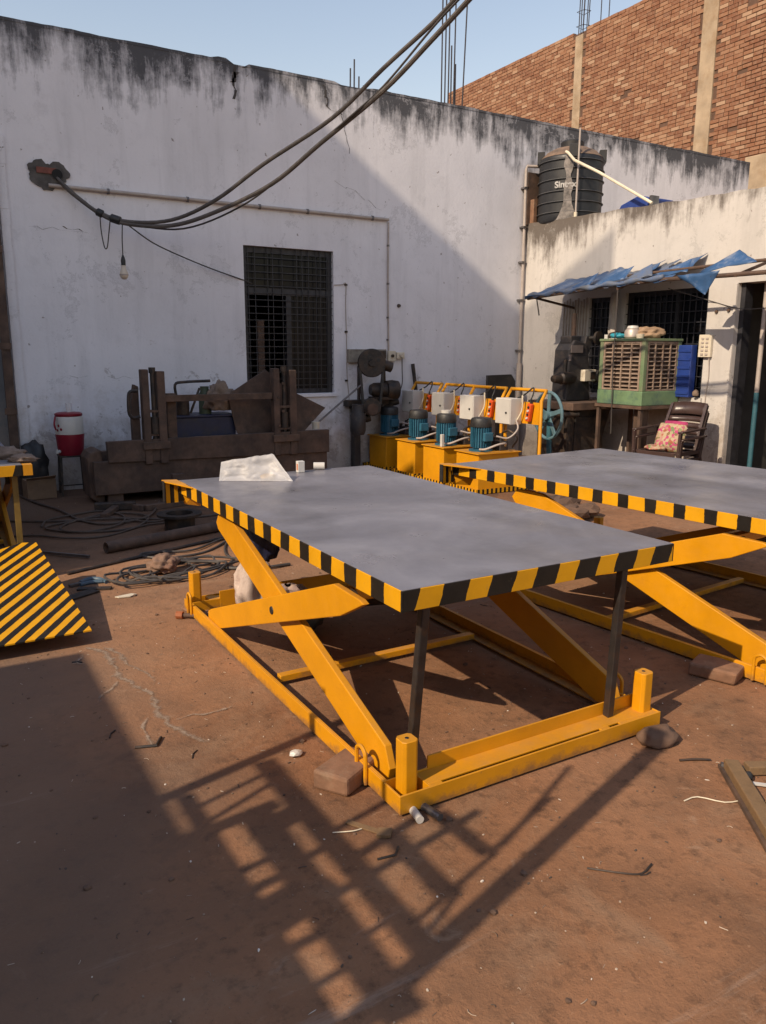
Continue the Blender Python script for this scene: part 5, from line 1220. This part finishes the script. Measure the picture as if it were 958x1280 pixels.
t = thing('hanging_bulb', 'frosted light bulb hanging on a wire from the cables in front of the white wall', 'light bulb', (2.085, 9.2, 2.4))
a = MB(); a.tube([(2.10,9.2,2.955),(2.088,9.2,2.80),(2.084,9.2,2.61)], .0065, 6, smooth=3); a.build('flex', m_cable, t, smooth=True)
a = MB(); a.lathe((2.084,9.2,2.51), [(0,0),(.024,0),(.026,.05),(.018,.085),(.008,.11),(0,.11)], 16); a.build('lamp_holder', m_black, t, smooth=True)
a = MB(); a.lathe((2.084,9.2,2.36), [(0,0),(.022,.004),(.042,.024),(.047,.05),(.042,.078),(.028,.115),(.022,.15)], 20); a.build('bulb', M('frosted_bulb', (.55,.47,.38), .35, 0, .08), t, smooth=True)
a = MB(); a.lathe((2.084,9.2,2.36), [(.0475,.044),(.0478,.05),(.0475,.056)], 20, cap=False); a.build('seam', m_pipe, t, smooth=True)

# ------------------------------------------------------------------ things on the ground
t = thing('steel_pipe', 'long rusty brown steel pipe lying on the floor behind the nearest table', 'pipe', (1.8, 6.5, .06))
a = MB(); a.lathe((1.17,6.36,.047), [(.038,0),(.046,0),(.046,2.3),(.038,2.3),(.038,0)], 20, (.955,.285,0), cap=False); a.build('pipe', m_rust2, t, smooth=True)
t = thing('pipe_flange', 'dark iron pipe collar standing on the floor beyond the rusty pipe', 'flange', (1.95, 6.85, 0))
a = MB(); a.lathe((1.93,6.92,.0), [(.12,0),(.135,0),(.135,.13),(.20,.135),(.20,.155),(.12,.155),(.12,0)], 28, cap=False); a.build('collar', m_dark, t, smooth=True)
t = thing('hammer', 'hammer with a thick handle lying on the floor in front of the press', 'hammer', (1.55, 8.0, 0))
a = MB(); a.bar((1.42,7.72,.03),(1.62,8.10,.035),.07,.05); a.build('handle', m_rust2, t, bevel=.01)
a = MB(); a.bar((1.42,8.16,.045),(1.80,8.05,.045),.09,.08); a.build('head', m_dark, t, bevel=.01)
t = thing('floor_frame', 'low rectangular steel kerb on the floor under the front of the press', 'frame', (1.9, 8.2, 0))
a = MB(); a.bar((1.62,8.28,.03),(1.86,7.92,.03),.07,.06); a.bar((1.86,7.92,.03),(2.5,8.08,.03),.07,.06); a.build('kerb', m_rust2, t, bevel=.006)
o = MB(); o.bar((2.15,8.02,.085),(2.45,8.10,.085),.09,.03); tag(o.build('light_plank', m_wood, bevel=.004), 'short pale plank lying on the steel kerb under the press', 'plank')
o = MB(); o.box(2.25,8.25,0,2.38,8.33,.30); tag(o.build('dark_block', m_rust, bevel=.008), 'upright dark block standing under the front of the press', 'block')
def gcable(label, pts, r, mat=m_hose, nm='floor_cable'):
    a = MB(); P_ = [(x, y, r+.004*(i % 3)) for i, (x, y) in enumerate(pts)]; a.tube(P_, r, 7, smooth=6)
    return tag(a.build(nm, mat, smooth=True), label, 'cable')
gcable('hose snaking over the floor from the far left wall to the press', [(0.85,9.4),(0.951,8.856),(1.105,8.288),(1.212,7.70),(1.404,7.42),(1.795,7.547),(2.112,8.306)], .012)
gcable('loosely coiled hose on the dark floor in front of the water jug', [(0.846,7.602),(0.936,7.866),(1.157,7.98),(1.453,8.092),(1.60,7.75),(1.50,7.35),(1.2,7.2),(.95,7.35),(0.878,7.55),(1.148,7.72),(1.533,7.912),(1.80,7.585),(1.6,7.18),(1.3,7.12),(1.0,7.28),(1.05,7.6),(1.4,7.8),(1.75,7.3),(2.0,7.45)], .010)
gcable('thin cable running along the floor behind the coiled hose', [(.45,8.13),(0.936,7.80),(1.544,7.605),(1.923,7.40),(2.404,7.333),(2.9,7.6)], .010)
gcable('thin cable trailing across the floor beyond the ramp', [(.5,7.35),(.75,7.25),(1.0,6.98),(1.3,6.95),(1.7,7.2),(2.1,7.18)], .009)
gcable('curling black cable between the rusty pipe and the cable heap', [(2.35,6.42),(2.105,6.321),(1.778,6.069),(1.457,6.193),(1.387,6.09),(1.55,5.92),(1.85,5.98),(2.091,6.199),(2.229,6.386),(2.08,6.12),(1.985,5.85),(1.95,5.60),(1.80,5.45)], .009, m_cable)
rr = random.Random(15); pts = []
for k in range(46):
    q = k*.93; R1 = .27+.10*math.sin(k*1.7); pts.append((1.47+R1*1.25*math.cos(q)+.10*math.sin(k*.6), 5.50+R1*.62*math.sin(q)+.05*math.cos(k*.9)))
a = MB(); a.tube([(x, y, .015+.035*abs(math.sin(i*1.3))) for i, (x, y) in enumerate(pts)], .0085, 7, smooth=4)
tag(a.build('cable_heap', m_cable, smooth=True), 'tangled heap of black welding cable on the sunlit floor by the nearest table', 'cable')
gcable('loose end of welding cable reaching from the heap to under the nearest table', [(1.75,5.5),(1.95,5.35),(2.1,5.28),(2.3,5.3)], .012, m_cable)
o = MB(); o.lump((1.42,5.57,.06), (.10,.085,.075), 81, .45, 2.6, 4)
tag(o.build('rag_bundle', M('spotted_rag', (.19,.115,.08), .9, 0, .3, 9, dirt=(.16,.05,.03), amt=.36, bump=.7), smooth=2), 'bundled brown spotted rag sitting on the welding cable heap', 'cloth')
o = MB(); o.tube([(.80,5.86,.012),(1.5,6.13,.014),(2.3,6.43,.012)], .012, 7); tag(o.build('thin_rod', m_dark, smooth=True), 'long thin rod lying on the floor along the shadow edge', 'rod')
o = MB(); o.bar((.70,6.60,.02),(1.02,6.25,.02),.02,.02); tag(o.build('steel_flat', m_steel), 'bright steel flat lying beyond the top edge of the ramp', 'bar')
t = thing('pliers', 'blue grey pliers lying on the floor right of the ramp', 'pliers', (.9, 5.6, 0))
a = MB(); a.tube([(.84,5.58,.012),(.90,5.63,.014),(.97,5.60,.014),(1.0,5.50,.012)], .014, 7, smooth=4); a.tube([(.83,5.52,.012),(.90,5.545,.014),(.98,5.53,.012)], .014, 7, smooth=3); a.build('handles', M('bluegrey_plastic', (.06,.10,.14), .5), t, smooth=True)
a = MB(); a.bar((.76,5.53,.012),(.84,5.555,.014),.03,.016); a.build('jaws', m_steel, t)
for i, (p, lb) in enumerate((((.80,5.30),'nearer of two small dark steel offcuts on the floor right of the ramp'),((.90,5.40),'farther of two small dark steel offcuts on the floor right of the ramp'))):
    o = MB(); R_ = Matrix.Rotation(.5-.9*i,3,'Z'); o.obox((p[0],p[1],.008), (.11,.045-.018*i,.006), R_); tag(o.build('steel_offcut', m_dark), lb, 'offcut', 'dark steel offcuts by the ramp')
o = MB(); o.prism([(.98,5.14,.004),(1.09,5.16,.004),(1.12,5.13,.004),(1.07,5.10,.004),(1.0,5.11,.004)], (0,0,.006)); tag(o.build('paper_scrap', m_cream), 'pale scrap on the sunlit floor between the ramp and the nearest table', 'scrap')
o = MB(); o.lump((1.165,2.665,.012), (.028,.02,.014), 91, .3, 2, 2); tag(o.build('white_chip', m_white), 'white chip of plaster on the floor left of the nearest base frame', 'chip')
t = thing('bolt', 'orange headed steel bolt lying under the left rail of the nearest table', 'bolt', (1.25, 4.45, .02))
a = MB(); a.cyl((1.25,4.52,.022),(1.46,4.36,.022),.013); a.build('shank', m_rust, t, smooth=True)
a = MB(); a.lathe((1.235,4.53,.022), [(0,-.02),(.024,-.02),(.024,.02),(0,.02)], 8, (.8,-.6,0)); a.build('head', M('orange_rust', (.30,.09,.03), .7), t)
def brick(label, c, h, rz, mat=m_brickm):
    o = MB(); n0 = random.Random(label)
    bm_ = MB(); bm_.obox((0,0,0), h); o.v = [V(v)*(1+n0.uniform(-.07,.05)) for v in bm_.v]; o.f = bm_.f
    R_ = Matrix.Rotation(rz,3,'Z'); o.v = [V(c)+R_ @ v for v in o.v]
    return tag(o.build('brick', mat, bevel=.012), label, 'brick', 'bricks packed under the table bases')
brick('dusty red brick under the near left rail of the nearest table', (1.262,2.40,.040), (.075,.115,.038), math.radians(-62))
brick('brick under the left rail of the right hand table', (3.33,2.34,.035), (.09,.12,.034), math.radians(20))
brick('brick under the far left end of the nearest base frame', (1.36,4.58,.012), (.055,.11,.011), .2)
o = MB(); o.lump((2.52,2.01,.025), (.085,.06,.045), 95, .35, 1.7, 3); tag(o.build('stone', m_stone, smooth=2), 'flat brown stone under the near right corner of the nearest base frame', 'stone')
t = thing('pipe_offcuts', 'two short grey tube offcuts under the near corner of the nearest base frame', 'tube', (1.37, 2.05, 0))
for p, q, mt in (((1.36,2.12,.016),(1.345,2.025,.016),m_white),((1.40,2.11,.014),(1.415,2.005,.014),m_steel)):
    a = MB(); a.cyl(p, q, .0145, n=12); a.build('offcut', mt, t, smooth=True)
o = MB(); o.bar((1.13,2.16,.005),(1.21,2.03,.006),.022,.004); o.bar((1.19,2.05,.006),(1.225,2.02,.010),.045,.01); tag(o.build('wood_sliver', m_wood), 'brown wooden sliver on the floor left of the near corner', 'sliver')
o = MB(); o.tube([(1.12,1.93,.004),(1.18,1.92,.005),(1.21,1.95,.006)], .004, 5); tag(o.build('twig', m_dark), 'short dark twig on the floor below the wooden sliver', 'twig')
o = MB(); o.tube([(.62,3.05,.005),(.70,3.02,.006),(.735,3.08,.006)], .007, 5); tag(o.build('twig', m_dark), 'dark bent twig near the edge of the large foreground shadow', 'twig')
# old timber frame at the right edge of the picture
t = thing('timber_frame', 'old yellowed timber frame lying on the ground at the right edge', 'frame', (2.6, 1.4, 0))
def plank(p, q, wd, th_, z=.0, nm='plank'):
    b = MB(); b.bar((p[0],p[1],z+th_/2),(q[0],q[1],z+th_/2), wd, th_); return b.build(nm, m_wood, t, bevel=.004)
plank((2.585,1.715),(2.10,1.08), .055, .045, .004, 'side_rail'); plank((3.05,1.46),(2.50,.82), .055, .045, .004, 'side_rail')
plank((2.615,1.668),(3.02,1.46), .05, .036, .006, 'cross_rail'); plank((2.44,1.46),(2.80,1.26), .05, .036, .006, 'cross_rail'); plank((2.31,1.30),(2.68,1.10), .05, .036, .006, 'cross_rail')
a = MB(); a.prism([(2.595,1.735,0),(2.07,1.055,0),(2.04,1.075,0),(2.565,1.755,0)], (0,0,.016)); a.build('base_batten', m_rust2, t)
o = MB(); o.bar((2.56,1.60,.012),(2.61,1.55,.012),.016,.006); tag(o.build('white_strip', m_white), 'short white strip lying inside the old timber frame', 'strip')
o = MB(); o.lump((2.575,1.635,.02), (.022,.02,.018), 97, .3, 2, 2); tag(o.build('black_stub', m_black), 'small black stub lying inside the old timber frame beside the white strip', 'knob')
o = MB(); o.tube([(2.56,1.74,.02),(2.60,1.70,.012),(2.66,1.665,.01)], .012, 7, smooth=3); tag(o.build('curled_offcut', m_steel, smooth=True), 'curled grey offcut lying at the top corner of the old timber frame', 'offcut')
for lb, pts, r, mt in (('thin pale wire lying left of the old timber frame', [(2.25,1.66),(2.31,1.65),(2.37,1.58),(2.44,1.55),(2.48,1.52)], .0025, m_ivory), ('bent dark wire on the bare ground in the right foreground', [(1.67,1.56),(1.75,1.48),(1.80,1.455),(1.86,1.47)], .003, m_dark),
                       ('thin dark stick on the ground beyond the timber frame', [(2.47,1.86),(2.53,1.83),(2.58,1.80)], .005, m_dark), ('pale straw on the ground in the foreground shadow', [(1.06,2.13),(1.12,2.10),(1.16,2.10)], .0022, m_ivory)):
    o = MB(); o.tube([(x, y, r+.001+.003*(i % 2)) for i, (x, y) in enumerate(pts)], r, 5, smooth=3); tag(o.build('loose_wire', mt), lb, 'wire')
# rubble between the tables
rr = random.Random(33)
t = thing('rubble_blocks', 'broken dark brown blocks heaped on the sunny ground beyond the right hand table', 'rubble', (5.45, 5.65, 0))
for k in range(9):
    c = (5.45+rr.uniform(-.4,.4), 5.65+rr.uniform(-.4,.4), .07); a = MB(); a.lump(c, (rr.uniform(.10,.22), rr.uniform(.08,.16), rr.uniform(.06,.10)), k*3, .4, 1.6, 2); a.build('block', m_rust if k % 3 else m_stone, t)
m_lit = NT('mixed_litter'); gi = m_lit.n('ShaderNodeNewGeometry'); m_lit.base(m_lit.ramp(gi.outputs['Random Per Island'], [(0,(.05,.04,.035)),(.4,(.14,.09,.06)),(.7,(.30,.22,.16)),(.93,(.50,.42,.34)),(1,(.7,.66,.6))]), .9)
# pebbles and clods of earth
a = MB(); rr = random.Random(5)
for k in range(230):
    x_, y_ = (rr.uniform(-.3, 4.0), rr.uniform(.9, 5.5)) if k < 130 else (rr.uniform(.3, 6.5), rr.uniform(2, 9))
    if 1.28 < x_ < 2.64 and 2.07 < y_ < 2.32: continue
    s_ = rr.choice([.004,.005,.006,.008,.012]); a.lump((x_, y_, s_*.3), (s_*rr.uniform(.8,1.4), s_, s_*.7), k, .5, 1.8, 1)
tag(a.build('pebbles', m_stone), 'small brown pebbles and clods strewn over the yard floor', 'pebbles', kind='stuff')
# curled metal shavings and short dark rods, thinly spread
a = MB(); rr = random.Random(12)
for k in range(150):
    x_, y_ = rr.uniform(.2, 3.6), rr.uniform(1.0, 4.6)
    if 1.26 < x_ < 2.66 and 2.05 < y_ < 2.34: continue
    q = rr.uniform(0, 6.28); L = rr.uniform(.008, .028); b_ = rr.uniform(-1.2, 1.2); r_ = rr.uniform(.0008, .0016)
    a.tube([(x_+L*math.cos(q+b_*t_)*t_, y_+L*math.sin(q+b_*t_)*t_, r_+.002*math.sin(3*t_)) for t_ in (0,.35,.7,1)], r_, 4)
tag(a.build('metal_shavings', m_lit.m), 'fine curled shavings and straws on the bare ground of the foreground', 'shavings', kind='stuff')
a = MB()
for k in range(16):
    x_, y_ = rr.uniform(-.1, 3.8), rr.uniform(1.0, 4.8)
    if 1.24 < x_ < 2.68 and 2.03 < y_ < 2.36: continue
    q = rr.uniform(0, 6.28); L = rr.uniform(.025, .075); r_ = rr.uniform(.0022, .0042)
    a.tube([(x_, y_, r_), (x_+L*.5*math.cos(q), y_+L*.5*math.sin(q), r_+.001), (x_+L*math.cos(q+.25), y_+L*math.sin(q+.25), r_)], r_, 5)
tag(a.build('short_sticks', m_dark), 'short dark sticks and rod ends scattered over the yard floor', 'sticks', kind='stuff')
# litter: chips, shavings, straws too many to count
a = MB(); rr = random.Random(77)
for k in range(2600):
    if k < 1500: x_, y_ = rr.uniform(-.4, 4.2), rr.uniform(.8, 5.6)
    else: x_, y_ = rr.uniform(.3, 7), rr.uniform(1, 9)
    if 1.3 < x_ < 2.62 and 2.08 < y_ < 2.3: continue
    s_ = rr.choice([.0012,.0016,.002,.002,.0028,.0035]); q = rr.uniform(0, 6.28); L = s_*rr.choice([1,1.2,1.5,2,4])
    if L > .010: s_ = .0011
    R_ = Matrix.Rotation(q,3,'Z'); h_ = s_*rr.uniform(.5,1.2)
    ps = [V((x_,y_,0))+R_ @ V((L*cx_*rr.uniform(.6,1.1), s_*cy_*rr.uniform(.6,1.1), 0)) for cx_, cy_ in ((-1,-.6),(.2,-1),(1,-.3),(.7,.9),(-.6,1))]
    a.prism([tuple(p_+V((0,0,.0005))) for p_ in ps], (rr.uniform(-.3,.3)*s_, rr.uniform(-.3,.3)*s_, h_))
tag(a.build('floor_litter', m_lit.m), 'scattered chips, straws and shavings over the whole yard floor', 'litter', kind='stuff')
sv, sf, sa = [], [], []
for wd_, path in ((.036, ((.60,4.36),(.716,4.205),(.733,3.944),(.722,3.801),(.768,3.665),(.807,3.517),(.79,3.34),(.80,3.207),(.86,3.0),(.93,2.9))), (.028, ((.70,4.30),(.78,4.16),(.80,3.95),(.86,3.75),(.83,3.55))), (.025, ((.722,3.801),(.66,3.70),(.60,3.62),(.56,3.5))),
                  (.022, ((.80,3.207),(.92,3.22),(1.05,3.20),(1.15,3.26))), (.022, ((.78,3.34),(.70,3.22),(.68,3.05),(.70,2.95))), (.03, ((.64,4.25),(.58,4.12),(.62,3.98)))):
    ck = catmull([V((x_, y_, 0)) for x_, y_ in path], 10)
    ck = [p+V((.018*mnoise.noise(p*14), .018*mnoise.noise(p*14+V((9,3,1))), 0)) for p in ck]; n0 = len(sv)
    for i, p in enumerate(ck):
        d = (ck[min(i+1, len(ck)-1)]-ck[max(i-1, 0)]).normalized(); nn = V((-d.y, d.x, 0)); e0 = min(1, i/6, (len(ck)-1-i)/10)
        for k, u in enumerate((-1,-.5,0,.5,1)):
            q = p+nn*u*wd_*(1+.6*mnoise.noise(p*8)); sv.append((q.x, q.y, .003+.001*(1-abs(u))+.0004*len(sf)/400)); sa.append(e0*(1-abs(u))**1.2)
        if i:
            for k in range(4): sf.append((n0+(i-1)*5+k, n0+(i-1)*5+k+1, n0+i*5+k+1, n0+i*5+k))
me = bpy.data.meshes.new('cement_spill'); me.from_pydata(sv, [], sf); at_ = me.attributes.new('amount', 'FLOAT', 'POINT'); at_.data.foreach_set('value', sa)
cs = NT('white_cement'); an = cs.n('ShaderNodeAttribute', attribute_name='amount')
cs.base(cs.ramp(cs.noise(30, 6, .7), [(.3, (.21,.145,.10)), (.7, (.33,.255,.20))]), .95)
f_ = cs.math('ADD', cs.math('MULTIPLY', cs.noise(15, 9, .78), 1.0), cs.math('MULTIPLY', an.outputs['Fac'], .42))
cs.l(cs.ramp(f_, [(.68, 0.0), (.92, .8)]), cs.b.inputs['Alpha'])
me.materials.append(cs.m); o = bpy.data.objects.new('cement_spill', me); COL.objects.link(o)
tag(o, 'pale trail of spilt cement on the floor left of the nearest table', 'spill', kind='stuff')
